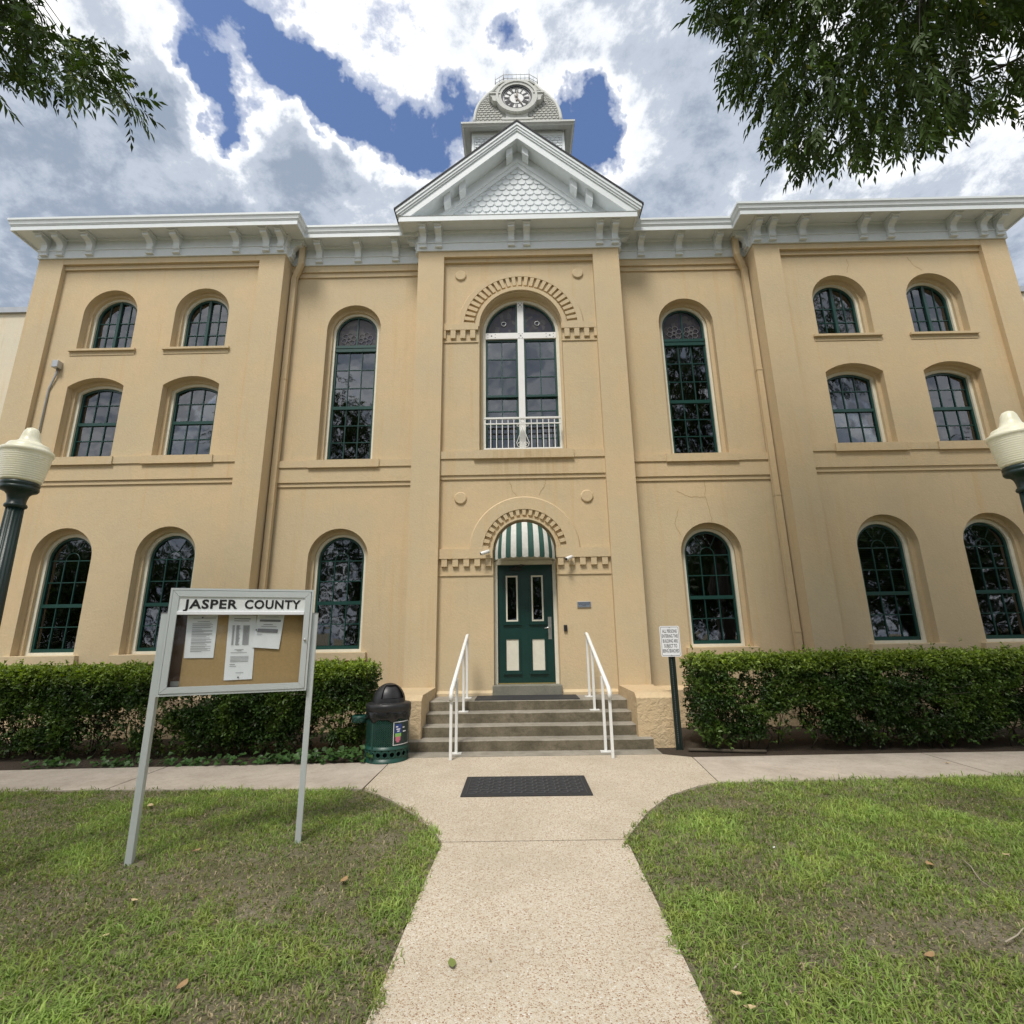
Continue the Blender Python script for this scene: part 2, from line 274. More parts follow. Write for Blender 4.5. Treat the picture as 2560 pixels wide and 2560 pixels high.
# ------------------------------------------------------------------ mesh helpers
def wloc(o):
    p = Vector((0, 0, 0))
    while o is not None: p += o.location; o = o.parent
    return p
class MB:
    def __init__(s): s.v = []; s.f = []; s.sm = []
    def add(s, v, f, smooth=False):
        o = len(s.v); s.v += [tuple(q) for q in v]; s.f += [tuple(i+o for i in q) for q in f]; s.sm += [smooth]*len(f); return s
    def box(s, x0, x1, y0, y1, z0, z1):
        v = [(x, y, z) for z in (z0, z1) for y in (y0, y1) for x in (x0, x1)]
        return s.add(v, [(0, 2, 3, 1), (4, 5, 7, 6), (0, 1, 5, 4), (2, 6, 7, 3), (0, 4, 6, 2), (1, 3, 7, 5)])
    def bevbox(s, x0, x1, y0, y1, z0, z1, b):
        bm = bmesh.new(); bmesh.ops.create_cube(bm, size=1)
        for q in bm.verts: q.co = ((x0+x1)/2+q.co.x*(x1-x0), (y0+y1)/2+q.co.y*(y1-y0), (z0+z1)/2+q.co.z*(z1-z0))
        bmesh.ops.bevel(bm, geom=bm.edges[:], offset=b, segments=2, affect='EDGES', profile=.5)
        bm.verts.index_update(); s.add([q.co[:] for q in bm.verts], [[q.index for q in f.verts] for f in bm.faces]); bm.free(); return s
    def prism(s, poly, y0, y1):          # polygon (x,z) extruded along Y
        n = len(poly); v = [(x, y0, z) for x, z in poly]+[(x, y1, z) for x, z in poly]
        f = [tuple(range(n)), tuple(range(2*n-1, n-1, -1))]+[(i, (i+1) % n, n+(i+1) % n, n+i) for i in range(n)]
        return s.add(v, f)
    def prism_x(s, poly, x0, x1):        # polygon (y,z) extruded along X
        n = len(poly); v = [(x0, y, z) for y, z in poly]+[(x1, y, z) for y, z in poly]
        return s.add(v, [tuple(range(n)), tuple(range(2*n-1, n-1, -1))]+[(i, (i+1) % n, n+(i+1) % n, n+i) for i in range(n)])
    def prism_z(s, poly, z0, z1):
        n = len(poly); v = [(x, y, z0) for x, y in poly]+[(x, y, z1) for x, y in poly]
        return s.add(v, [tuple(range(n)), tuple(range(2*n-1, n-1, -1))]+[(i, (i+1) % n, n+(i+1) % n, n+i) for i in range(n)])
    def ring(s, outer, inner, y0, y1):   # two (x,z) loops of equal length, annular solid from y0 (front) to y1
        n = len(outer)
        v = [(x, y0, z) for x, z in outer]+[(x, y0, z) for x, z in inner]+[(x, y1, z) for x, z in outer]+[(x, y1, z) for x, z in inner]
        f = []
        for i in range(n):
            j = (i+1) % n
            f += [(i, j, n+j, n+i), (n+i, n+j, 3*n+j, 3*n+i), (i, 2*n+i, 2*n+j, j), (2*n+i, 3*n+i, 3*n+j, 2*n+j)]
        return s.add(v, f)
    def lathe(s, prof, cx, cy, n=24, smooth=True, rf=None):
        v = []; f = []
        for k, (r, z) in enumerate(prof):
            for i in range(n):
                a = 2*PI*i/n; q = r*(rf(i, k) if rf else 1); v.append((cx+q*math.cos(a), cy+q*math.sin(a), z))
        for k in range(len(prof)-1):
            for i in range(n):
                j = (i+1) % n; f.append((k*n+i, k*n+j, (k+1)*n+j, (k+1)*n+i))
        if prof[-1][0] > 1e-4: f.append(tuple((len(prof)-1)*n+i for i in range(n)))
        if prof[0][0] > 1e-4: f.append(tuple(n-1-i for i in range(n)))
        return s.add(v, f, smooth)
    def tube(s, pts, r, n=8, smooth=True, caps=True):
        pts = [Vector(p) for p in pts]; rr = r if isinstance(r, (list, tuple)) else [r]*len(pts); v = []; f = []
        d = (pts[1]-pts[0]).normalized(); a = d.orthogonal().normalized()
        for k, p in enumerate(pts):
            d = (pts[min(k+1, len(pts)-1)]-pts[max(k-1, 0)]).normalized(); a = (a-d*a.dot(d)).normalized(); b = d.cross(a)
            for i in range(n):
                t = 2*PI*i/n+(PI/4 if n == 4 else 0); v.append(p+(a*math.cos(t)+b*math.sin(t))*rr[k])
        for k in range(len(pts)-1):
            for i in range(n): j = (i+1) % n; f.append((k*n+i, k*n+j, (k+1)*n+j, (k+1)*n+i))
        if caps: f += [tuple(range(n-1, -1, -1)), tuple((len(pts)-1)*n+i for i in range(n))]
        return s.add(v, f, smooth)
    def build(s, name, mat, parent=None, fixn=True):
        me = bpy.data.meshes.new(name); o_ = wloc(parent) if parent else Vector((0, 0, 0))
        me.from_pydata([Vector(q)-o_ for q in s.v], [], s.f)
        me.polygons.foreach_set('use_smooth', s.sm)
        if fixn:
            bm = bmesh.new(); bm.from_mesh(me); bmesh.ops.recalc_face_normals(bm, faces=bm.faces[:]); bm.to_mesh(me); bm.free()
        me.materials.append(MAT[mat]); me.update()
        o = bpy.data.objects.new(name, me); COL.objects.link(o)
        if parent: o.parent = parent
        return o
def empty(name, loc=(0, 0, 0)):
    o = bpy.data.objects.new(name, None); COL.objects.link(o); o.location = loc; o.empty_display_size = .2; return o
def tag(o, label=None, cat=None, group=None, kind=None):
    for k, v in (('label', label), ('category', cat), ('group', group), ('kind', kind)):
        if v: o[k] = v
    return o
def thing(name, label, cat, loc=(0, 0, 0), group=None): return tag(empty(name, loc), label, cat, group)
def base_at(o, loc):      # move a mesh's origin to loc without moving the mesh
    loc = Vector(loc); o.data.transform(Matrix.Translation(-loc)); o.location = loc; return o
def np_mesh(name, verts, faces, mat, col=None, parent=None, smooth=False):
    me = bpy.data.meshes.new(name); k = faces.shape[1]
    me.vertices.add(len(verts)); me.vertices.foreach_set('co', verts.astype(np.float32).ravel())
    me.loops.add(faces.size); me.loops.foreach_set('vertex_index', faces.astype(np.int32).ravel())
    me.polygons.add(len(faces)); me.polygons.foreach_set('loop_start', np.arange(len(faces), dtype=np.int32)*k)
    me.polygons.foreach_set('loop_total', np.full(len(faces), k, np.int32))
    if col is not None:
        a = me.color_attributes.new('col', 'FLOAT_COLOR', 'POINT'); a.data.foreach_set('color', np.c_[col, np.ones(len(col))].astype(np.float32).ravel())
    if smooth: me.polygons.foreach_set('use_smooth', np.ones(len(faces), bool))
    me.update(calc_edges=True); me.materials.append(MAT[mat])
    o = bpy.data.objects.new(name, me); COL.objects.link(o)
    if parent: o.parent = parent
    return o
def clip(poly, axis, val, keep_ge):
    out = []
    for i in range(len(poly)):
        a, b = poly[i], poly[(i+1) % len(poly)]; da, db = a[axis]-val, b[axis]-val
        ia, ib = (da >= 0, db >= 0) if keep_ge else (da <= 0, db <= 0)
        if ia: out.append(a)
        if ia != ib:
            t = da/(da-db); out.append((a[0]+t*(b[0]-a[0]), a[1]+t*(b[1]-a[1])))
    return out
def clip_rect(poly, x0, x1, z0, z1):
    for ax, v, g in ((0, x0, True), (0, x1, False), (1, z0, True), (1, z1, False)):
        poly = clip(poly, ax, v, g)
        if len(poly) < 3: return []
    return poly
def arch(cx, hw, zb, sp, n=20):
    """loop of an arched opening. sp = ('round', z_spring) or ('seg', z_centre, R at this hw)"""
    pts = [(cx-hw, zb), (cx+hw, zb)]
    if sp[0] == 'round':
        pts += [(cx+hw*math.cos(PI*i/n), sp[1]+hw*math.sin(PI*i/n)) for i in range(n+1)]
    else:
        a = math.asin(hw/sp[2]); pts += [(cx+sp[2]*math.sin(a-2*a*i/n), sp[1]+sp[2]*math.cos(a-2*a*i/n)) for i in range(n+1)]
    return pts
def inset(sp, d): return sp if sp[0] == 'round' else ('seg', sp[1], sp[2]-d)
def panel(name, x0, x1, z0, z1, Y, holes, parent, steps=((.14, .0), (.0, .075), (.15, .0)), mat='stucco'):
    """flat wall sheet with arched holes; each hole = (cx, hw, zb, sp). steps = (depth, inset) pairs that make the stepped reveal"""
    bm = bmesh.new(); edges = []
    def loop(p):
        vs = [bm.verts.new((x, Y, z)) for x, z in p]; return [bm.edges.new((vs[i], vs[(i+1) % len(vs)])) for i in range(len(vs))]
    edges += loop([(x0, z0), (x1, z0), (x1, z1), (x0, z1)])
    for h in holes: edges += loop(arch(*h))
    bmesh.ops.triangle_fill(bm, use_beauty=True, use_dissolve=False, edges=edges)
    for f in bm.faces:
        f.normal_update()
        if f.normal.y > 0: f.normal_flip()
    for (cx, hw, zb, sp) in holes:
        d, ins = 0, 0; prev = [(x, Y, z) for x, z in arch(cx, hw, zb, sp)]
        for dd, di in steps:
            d += dd; ins += di
            q = arch(cx, hw-ins, zb, inset(sp, ins)); cur = [(x, Y+d, z) for x, z in q]
            a = [bm.verts.new(p) for p in prev]; b = [bm.verts.new(p) for p in cur]; n = len(a)
            for i in range(n):
                j = (i+1) % n
                try: bm.faces.new((a[i], a[j], b[j], b[i]))
                except ValueError: pass
            prev = cur
    me = bpy.data.meshes.new(name); bm.to_mesh(me); bm.free(); me.materials.append(MAT[mat])
    o = bpy.data.objects.new(name, me); COL.objects.link(o); o.parent = parent; return o
def text_mesh(s, size, bold=0.0, sx=1.0, spacing=1.0):
    cu = bpy.data.curves.new('text', 'FONT'); cu.body = s; cu.size = size; cu.offset = bold; cu.align_x = 'LEFT'; cu.space_character = spacing; cu.resolution_u = 3
    o = bpy.data.objects.new('text', cu); COL.objects.link(o)
    dg = bpy.context.evaluated_depsgraph_get(); me = bpy.data.meshes.new_from_object(o.evaluated_get(dg))
    v = [(q.co.x*sx, q.co.y) for q in me.vertices]; f = [tuple(p.vertices) for p in me.polygons]
    bpy.data.objects.remove(o); bpy.data.curves.remove(cu); bpy.data.meshes.remove(me)
    return v, f
# ------------------------------------------------------------------ the ground
def sheet(name, x0, x1, y0, y1, z, mat): return MB().add([(x0, y0, z), (x1, y0, z), (x1, y1, z), (x0, y1, z)], [(0, 1, 2, 3)]).build(name, mat, fixn=False)
tag(sheet('ground', -900, 900, -900, 900, -.016, 'lawn_soil'), kind='structure')
LP = [(-.80, -30), (-.80, -6.7), (-.785, -5.5), (-.762, -4.8), (-.893, -4.47), (-1.133, -4.06), (-1.464, -3.62), (-1.807, -3.28), (-1.835, -3.235)]
RP = [(.655, -30), (.657, -6.7), (.68, -5.7), (.695, -4.8), (.833, -4.46), (1.043, -4.065), (1.375, -3.595), (1.78, -3.272), (2.02, -3.165)]
def lawn_left(y): return np.interp(y, [p[1] for p in LP], [p[0] for p in LP])
def lawn_right(y): return np.interp(y, [p[1] for p in RP], [p[0] for p in RP])
def split_path():
    tw = tag(empty('entrance_path'), kind='structure')
    lo = [p for p in LP if p[1] <= -4.79]+[(-.765, -4.757)]; ro = [p for p in RP if p[1] <= -4.79]+[(.697, -4.745)]
    MB().prism_z(lo+ro[::-1], -.12, 0).build('slab', 'aggregate', tw)
    lo = [(-.770, -4.745)]+[p for p in LP if p[1] > -4.7]+[(-1.845, -2.07), (-1.75, -1.81)]
    ro = [(.700, -4.733)]+[p for p in RP if p[1] > -4.7]+[(2.13, -1.97), (1.80, -1.79)]
    MB().prism_z(lo+ro[::-1], -.12, .002).build('slab', 'aggregate', tw)
    MB().prism_z([(-1.74, -1.80), (1.80, -1.78), (1.80, -1.30), (-1.74, -1.30)], -.12, .004).build('apron_slab', 'step_concrete', tw)
    sw = tag(empty('sidewalk'), kind='structure')
    xs = [-16, -12.6, -9.2, -6.9, -4.735, -1.850]
    for a, b in zip(xs[:-1], xs[1:]):
        yl = lambda x: np.interp(x, [-16, -5, -1.8], [-3.33, -3.15, -3.25]); yb = lambda x: np.interp(x, [-16, -6.8, -4.8, -1.8], [-2.35, -2.22, -2.13, -2.03])
        MB().prism_z([(a+.008, yl(a)), (b-.008, yl(b)), (b-.008, yb(b)), (a+.008, yb(a))], -.12, 0).build('slab', 'walk_concrete', sw)
    xs = [2.135, 5.2, 8.4, 11.8, 16]
    for k, (a, b) in enumerate(zip(xs[:-1], xs[1:])):
        yl = lambda x: np.interp(x, [2, 5.5, 16], [-3.16, -3.02, -2.85]); yb = lambda x: np.interp(x, [2, 4.2, 16], [-1.96, -1.89, -1.80])
        p = [(a+.008, yl(a)), (b-.008, yl(b)), (b-.008, yb(b)), (a+.008, yb(a))]
        if k == 0: p[0] = (2.035, -3.16); p[3] = (2.145, -1.965)
        MB().prism_z(p, -.12, 0).build('slab', 'walk_concrete', sw)
    MB().prism_z([(-16, -2.34), (-6.8, -2.215), (-1.85, -2.02), (-1.74, -1.81), (-1.74, .6), (-16, .6)], -.1, -.008).build('planting_bed', 'mulch')['kind'] = 'structure'
    MB().prism_z([(16, -1.81), (2.14, -1.955), (1.81, -1.79), (1.81, .6), (16, .6)], -.1, -.008).build('planting_bed', 'mulch')['kind'] = 'structure'
split_path()
# ------------------------------------------------------------------ the courthouse
CH = thing('courthouse', 'two-storey tan stucco courthouse with white bracketed cornice, pediment and clock tower', 'building')
XA, XI, XW1, XW1I, XW2, XW2I = 2.157, 1.602, 5.048, 5.592, 10.425, 9.88
YC, YL, YW = 0.0, .357, -.02; PC, PL, PW = .12, .42, .08       # front planes and the panels set back in them
ZF, ZPL = 9.70, .67
R_UP = ('round', 8.395); R_LO = ('round', 3.145); SEG = ('seg', 5.905, .98); R_LK = ('round', 8.14); R_LL = ('round', 3.11); R_C = ('round', 7.875); R_D = ('round', 3.15)
def stuc(name, fn, mat='stucco', parent=None):
    mb = MB(); fn(mb); return mb.build(name, mat, parent or CH)
for s in (-1, 1):
    def X(a, b): return (min(s*a, s*b), max(s*a, s*b))
    # wing
    for a, b in ((XW1, XW1I), (XW2I, XW2)):
        stuc('pilaster', lambda m: m.box(*X(a, b), YW, .75, ZPL-.02, ZF+.02))
    panel('wall', *X(XW1I-.01, XW2I+.01), 5.04, 9.50, PW, [(s*6.75, .575, 7.54, R_UP), (s*8.72, .575, 7.54, R_UP), (s*6.75, .58, 5.13, SEG), (s*8.72, .58, 5.13, SEG)], CH)
    panel('wall', *X(XW1I-.01, XW2I+.01), .55, 4.62, PW, [(s*6.75, .575, 1.37, R_LO), (s*8.72, .575, 1.37, R_LO)], CH)
    stuc('top_band', lambda m: (m.box(*X(XW1I-.004, XW2I+.004), YW+.004, PW+.3, 9.57, ZF+.02), m.box(*X(XW1I-.004, XW2I+.004), YW+.06, PW+.3, 9.47, 9.58)))
    stuc('belt_course', lambda m: (m.box(*X(XW1I-.004, XW2I+.004), PW-.05, PW+.04, 4.655, 4.985), m.box(*X(XW1I-.004, XW2I+.004), PW-.025, PW+.04, 4.57, 4.66)))
    stuc('sill_band', lambda m: m.box(*X(XW1I-.004, XW2I+.004), PW-.075, PW+.04, 4.98, 5.12))
    for c in (6.75, 8.72):
        stuc('window_sill', lambda m: m.box(*X(c-.70, c+.70), PW-.10, PW+.12, 4.965, 5.128))
        stuc('window_sill', lambda m: (m.box(*X(c-.70, c+.70), PW-.055, PW+.10, 7.49, 7.536), m.box(*X(c-.68, c+.68), PW-.012, PW+.05, 7.40, 7.495)))
        stuc('window_sill', lambda m: m.bevbox(*X(c-.68, c+.68), PW-.09, PW+.14, 1.20, 1.368, .008))
    stuc('side_wall', lambda m: (m.box(*X(XW2-.3, XW2-.002), .7, 7, 0, ZF), m.box(*X(XW1+.002, XW1+.3), .3, 1.2, 0, ZF)))
    # plinth of the wing with a weathered top
    stuc('plinth', lambda m: m.prism_x([(YW-.10, -.1), (YW-.10, .60), (YW-.005, .675), (.5, .675), (.5, -.1)], *X(XW1-.07, XW2+.08)), 'rough_stucco')
    # link
    panel('wall', *X(XA-.01, XW1+.01), 5.04, 9.50, PL, [(s*3.60, .585, 5.10, R_LK)], CH)
    panel('wall', *X(XA-.01, XW1+.01), .55, 4.62, PL, [(s*3.61, .585, 1.35, R_LL)], CH)
    stuc('top_band', lambda m: (m.box(*X(XA-.004, XW1+.004), YL, PL+.3, 9.545, ZF+.02), m.box(*X(XA-.004, XW1+.004), YL+.036, PL+.3, 9.43, 9.55)))
    stuc('belt_course', lambda m: (m.box(*X(XA-.004, XW1+.004), PL-.05, PL+.04, 4.64, 4.955), m.box(*X(XA-.004, XW1+.004), PL-.025, PL+.04, 4.555, 4.645)))
    stuc('sill_band', lambda m: m.box(*X(XA-.004, XW1+.004), PL-.075, PL+.04, 4.95, 5.09))
    stuc('window_sill', lambda m: m.box(*X(3.60-.72, 3.60+.72), PL-.10, PL+.12, 4.935, 5.098))
    stuc('window_sill', lambda m: m.bevbox(*X(3.61-.66, 3.61+.66), PL-.09, PL+.14, 1.20, 1.348, .008))
    stuc('plinth', lambda m: m.prism_x([(PL-.12, -.1), (PL-.12, .62), (PL-.004, .685), (.7, .685), (.7, -.1)], *X(XA-.02, XW1-.06)), 'rough_stucco')
    # centre
    stuc('pilaster', lambda m: m.box(*X(XI, XA), YC, .75, .60, ZF+.02))
    stuc('pedestal', lambda m: (m.prism_x([(-1.33, -.1), (-1.33, .675), (-1.22, .745), (-.02, .745), (-.02, -.1)], *X(1.588, 2.155)), m.box(*X(1.60, 2.19), -.06, .4, -.1, .742)), 'rough_stucco')
    xb = 1.602
    stuc('string_band', lambda m: (m.box(*X(.868, xb+.004), PC-.055, PC+.02, 7.825, 7.97), m.box(*X(.868, xb+.004), PC-.02, PC+.02, 7.548, 7.578)))
    stuc('string_band', lambda m: (m.box(*X(.592, xb+.004), PC-.06, PC+.02, 3.005, 3.19), m.box(*X(.592, xb+.004), PC-.02, PC+.02, 2.69, 2.72)))
    for k in range(4):
        x = .93+k*.205; stuc('dentil', lambda m: m.box(*X(x, min(x+.105, 1.602)), PC-.05, PC+.02, 7.635, 7.828))
    for k in range(5):
        x = .62+k*.205; stuc('dentil', lambda m: m.box(*X(x, x+.105), PC-.05, PC+.02, 2.862, 3.008))
    for z, xx in ((9.17, 1.26), (4.184, 1.215)):
        mb = MB(); pts = [(s*xx+.01+.122*math.cos(2*PI*i/28), z+.122*math.sin(2*PI*i/28)) for i in range(28)]
        for r_, y_a, y_b in ((.122, PC-.016, PC+.02),): mb.prism(pts, y_a, y_b)
        q_ = [(s*xx+.01+.104*math.cos(2*PI*i/28), z+.104*math.sin(2*PI*i/28)) for i in range(28)]
        mb.add([(x_, PC-.016, z_) for x_, z_ in pts]+[(x_, PC-.034, z_) for x_, z_ in q_], [(i, (i+1) % 28, 28+(i+1) % 28, 28+i) for i in range(28)]+[tuple(range(28, 56))])
        mb.build('roundel', 'stucco', CH)
panel('wall', -XI-.01, XI+.01, 5.04, 9.52, PC, [(.02, .865, 5.13, R_C)], CH, steps=((.15, 0), (0, .05), (.12, 0)))
panel('wall', -XI-.01, XI+.01, .40, 4.62, PC, [(.01, .590, .585, R_D)], CH, steps=((.14, 0), (.0, .01), (.16, 0)))
stuc('top_band', lambda m: (m.box(-XI-.004, XI+.004, YC+.004, PC+.3, 9.57, ZF+.02), m.box(-XI-.004, XI+.004, YC+.07, PC+.3, 9.475, 9.58)))
stuc('belt_course', lambda m: (m.box(-XI-.004, XI+.004, PC-.05, PC+.04, 4.64, 4.975), m.box(-XI-.004, XI+.004, PC-.025, PC+.04, 4.56, 4.645)))
stuc('sill_band', lambda m: m.box(-XI-.004, XI+.004, PC-.075, PC+.04, 4.97, 5.12))
stuc('window_sill', lambda m: m.box(-.95, 1.0, PC-.11, PC+.12, 4.955, 5.128))
for a_, b_ in ((-XI+.01, -.605), (.62, XI-.01)): stuc('plinth', lambda m: m.prism_x([(PC-.06, .4), (PC-.06, .63), (PC-.003, .672), (.5, .672), (.5, .4)], a_, b_))
def annulus(cx, cz, r0, r1, y0, name):
    n = 48; o = [(cx+(r1-.03)*math.cos(PI*i/n), cz+(r1-.03)*math.sin(PI*i/n)) for i in range(n+1)]; ob = [(cx+r1*math.cos(PI*i/n), cz+r1*math.sin(PI*i/n)) for i in range(n+1)]; i_ = [(cx+r0*math.cos(PI*i/n), cz+r0*math.sin(PI*i/n)) for i in range(n, -1, -1)]
    mb = MB(); N_ = n+1
    v = [(x, y0, z) for x, z in o]+[(x, y0, z) for x, z in i_[::-1]]+[(x, PC-.002, z) for x, z in (ob if r1 > 1 else o)]+[(x, PC+.02, z) for x, z in i_[::-1]]
    f = []
    for k in range(n): f += [(k, k+1, N_+k+1, N_+k), (k, 2*N_+k, 2*N_+k+1, k+1), (N_+k, N_+k+1, 3*N_+k+1, 3*N_+k)]
    f += [(0, N_, 3*N_, 2*N_), (n, 2*N_+n, 3*N_+n, N_+n)]
    return mb.add(v, f).build(name, 'stucco', CH)
annulus(.02, 7.90, .866, .975, PC-.052, 'archivolt'); annulus(.02, 7.90, 1.195, 1.335, PC-.050, 'archivolt')
annulus(.01, 3.15, .592, .655, PC-.052, 'archivolt'); annulus(.01, 3.15, .79, 1.05, PC-.054, 'archivolt')
def arc_dentils(cx, cz, r0, r1, n, fill, y0):
    for k in range(n):
        a0 = PI*(k+.5-fill/2)/n; a1 = PI*(k+.5+fill/2)/n
        p = [(cx+r*math.cos(a), cz+r*math.sin(a)) for r, a in ((r0, a0), (r1, a0), (r1, a1), (r0, a1))]
        MB().prism(p, y0, PC+.02).build('dentil', 'stucco', CH)
arc_dentils(.02, 7.90, .985, 1.198, 27, .58, PC-.045); arc_dentils(.01, 3.15, .68, .792, 19, .55, PC-.045)
# inside: floors and back wall so that the rooms are dark
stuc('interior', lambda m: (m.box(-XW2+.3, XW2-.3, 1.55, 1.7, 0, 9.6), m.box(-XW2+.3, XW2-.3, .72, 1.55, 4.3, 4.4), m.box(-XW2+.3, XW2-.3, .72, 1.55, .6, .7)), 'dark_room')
# ---- windows
pane_cache = {}
def pane(poly, Y, parent, mat='glass', tilt=.006):
    cx = sum(p[0] for p in poly)/len(poly); cz = sum(p[1] for p in poly)/len(poly)
    key = (mat,)+tuple((round(p[0]-cx, 3), round(p[1]-cz, 3)) for p in poly)
    if key not in pane_cache:
        me = bpy.data.meshes.new('pane'); n = len(poly)
        me.from_pydata([(x, -.002, z) for x, z in key[1:]]+[(x, .002, z) for x, z in key[1:]], [], [tuple(range(n)), tuple(range(2*n-1, n-1, -1))]+[(i, (i+1) % n, n+(i+1) % n, n+i) for i in range(n)])
        me.materials.append(MAT[mat]); pane_cache[key] = me
    o = bpy.data.objects.new('pane', pane_cache[key]); COL.objects.link(o); o.parent = parent; o.location = (cx, Y, cz)
    o.rotation_euler = (random.gauss(0, tilt), 0, random.gauss(0, tilt)); return o
def zspan(loop, x):
    zs = []
    for i in range(len(loop)):
        a, b = loop[i], loop[(i+1) % len(loop)]
        if (a[0]-x)*(b[0]-x) <= 0 and a[0] != b[0]: zs.append(a[1]+(x-a[0])/(b[0]-a[0])*(b[1]-a[1]))
    return min(zs), max(zs)
def xspan(loop, z):
    xs = []
    for i in range(len(loop)):
        a, b = loop[i], loop[(i+1) % len(loop)]
        if (a[1]-z)*(b[1]-z) <= 0 and a[1] != b[1]: xs.append(a[0]+(z-a[1])/(b[1]-a[1])*(b[0]-a[0]))
    return min(xs), max(xs)
def window(cx, Yw, hw, zb, sp, style, hs):
    """hw = half width of the masonry recess, hs = half width of the sash"""
    hin = hw-.070
    f0 = arch(cx, hin, zb, inset(sp, .075)); f1 = arch(cx, hs, zb+.05, inset(sp, hw-hs))
    W = MB().ring(f0, f1, Yw+.20, Yw+.305).build('window', 'cream_paint', CH)
    g = .042; si = arch(cx, hs-g, zb+.05+.065, inset(sp, hw-hs+g))
    sash = MB().ring(f1, si, Yw+.24, Yw+.29); YG = Yw+.27; bars = MB(); b = .008
    x0, x1, z0 = cx-hs+g, cx+hs-g, zb+.115; top = max(p[1] for p in si)
    def vbar(x, za=None, zc=None, w_=b):
        lo, hi = zspan(si, x); bars.box(x-w_, x+w_, Yw+.25, YG+.012, za if za is not None else lo-.01, min(zc, hi+.01) if zc is not None else hi+.01)
    def hbar(z, w_=b):
        a, c = xspan(si, z); bars.box(a-.01, c+.01, Yw+.252, YG+.010, z-w_, z+w_)
    def cells(xs, zs, mat='glass'):
        for i in range(len(xs)-1):
            for j in range(len(zs)-1):
                p = clip_rect(si, xs[i]+b*.5, xs[i+1]-b*.5, zs[j]+b*.5, zs[j+1]-b*.5)
                q = []
                for u in p:
                    if not q or (abs(u[0]-q[-1][0])+abs(u[1]-q[-1][1])) > 1e-5: q.append(u)
                if len(q) >= 3: pane(q, YG, W, mat)
    lin = lambda a, c, n: [a+(c-a)*i/n for i in range(n+1)]
    if style == 'casement':
        sash.box(cx-.028, cx+.028, Yw+.227, Yw+.29, zb+.06, top+.02)
        xs = [x0, (x0+cx-.028)/2, cx-.028, cx+.028, (cx+.028+x1)/2, x1]; zs = [z0, z0+.33, z0+.66, top+.1]
        vbar(xs[1]); vbar(xs[4]); hbar(zs[1]); hbar(zs[2]); cells(xs[:3], zs); cells(xs[3:], zs)
    elif style == 'hung6':
        zr = 5.955; sash.box(cx-hs+.01, cx+hs-.01, Yw+.233, Yw+.29, zr-.035, zr+.03)
        xs = lin(x0, x1, 3); zs = [z0, (z0+zr)/2-.01, zr-.03]; zt = [zr+.03, zr+.42, top+.1]
        for x in xs[1:3]: vbar(x)
        hbar(zs[1]); hbar(zt[1]); cells(xs, zs); cells(xs, zt)
    elif style == 'fan':
        zr = 2.27; zs_ = sp[1]-.02; sash.box(cx-hs+.01, cx+hs-.01, Yw+.233, Yw+.29, zr-.035, zr+.03)
        xs = lin(x0, x1, 3); zs = [z0, (z0+zr)/2, zr-.03]; zt = [zr+.03, (zr+zs_)/2+.01, zs_]
        for x in xs[1:3]: vbar(x, None, zs_)
        hbar(zs[1]); hbar(zt[1]); hbar(zs_); cells(xs, zs); cells(xs, zt)
        rr = (xs[2]-xs[1])/2; n = 12; R = hs-g
        arcp = [(cx+rr*math.cos(PI*i/n), YG-.005, zs_+rr*1.15*math.sin(PI*i/n)) for i in range(n+1)]; bars.tube(arcp, .0095, 5)
        for a in (PI*.34, PI*.66): bars.tube([(cx+rr*math.cos(a), YG-.005, zs_+rr*1.15*math.sin(a)), (cx+R*math.cos(a), YG-.005, sp[1]+R*math.sin(a))], .0095, 5)
        half = [(cx+rr*math.cos(PI*i/n), zs_+rr*1.15*math.sin(PI*i/n)) for i in range(n+1)]; pane(half, YG, W)
        for a0, a1 in ((0, PI*.34), (PI*.34, PI*.66), (PI*.66, PI)):
            q = [(cx+R*math.cos(a0+(a1-a0)*i/6), sp[1]-.0+R*math.sin(a0+(a1-a0)*i/6)) for i in range(7)]
            q += [(cx+rr*math.cos(a1+(a0-a1)*i/6), zs_+rr*1.15*math.sin(a1+(a0-a1)*i/6)) for i in range(7)]
            pane(q, YG, W)
    elif style == 'tall':
        sash.box(cx-hs+.005, cx+hs-.005, Yw+.22, Yw+.295, 7.715, 7.80); sash.box(cx-hs+.005, cx+hs-.005, Yw+.21, Yw+.295, 7.80, 7.865)
        zr = 6.385; sash.box(cx-hs+.01, cx+hs-.01, Yw+.233, Yw+.29, zr-.04, zr+.03)
        xs = lin(x0, x1, 3); zs = lin(z0, zr-.03, 3); zt = lin(zr+.03, 7.715, 3)
        for x in xs[1:3]: vbar(x, z0-.01, 7.72)
        for z in zs[1:3]+zt[1:3]: hbar(z)
        vbar(cx, 7.86, None, .014); cells(xs, zs); cells(xs, zt); cells([x0, cx, x1], [7.865, top+.1], 'stained_glass')
        rose_lights(W, cx, YG-.016, 7.865, hs-g)
    sash.build('sash', 'green_paint', W); bars.build('muntin_grid', 'green_paint', W); return W
def rose_lights(W, cx, Y, z0, R):
    leads = MB()
    for s in (-1, 1):
        c = (cx+s*R*.44, z0+R*.42)
        for k in range(6):
            a = k*PI/3+.3; q = (c[0]+.110*math.cos(a), c[1]+.110*math.sin(a))
            leads.tube([(q[0]+.058*math.cos(2*PI*i/10), Y, q[1]+.058*math.sin(2*PI*i/10)) for i in range(11)], .005, 4, caps=False)
        leads.tube([(c[0]+.04*math.cos(2*PI*i/10), Y, c[1]+.04*math.sin(2*PI*i/10)) for i in range(11)], .007, 4, caps=False)
    leads.build('lead_tracery', 'ink_grey', W)
WIN = {}
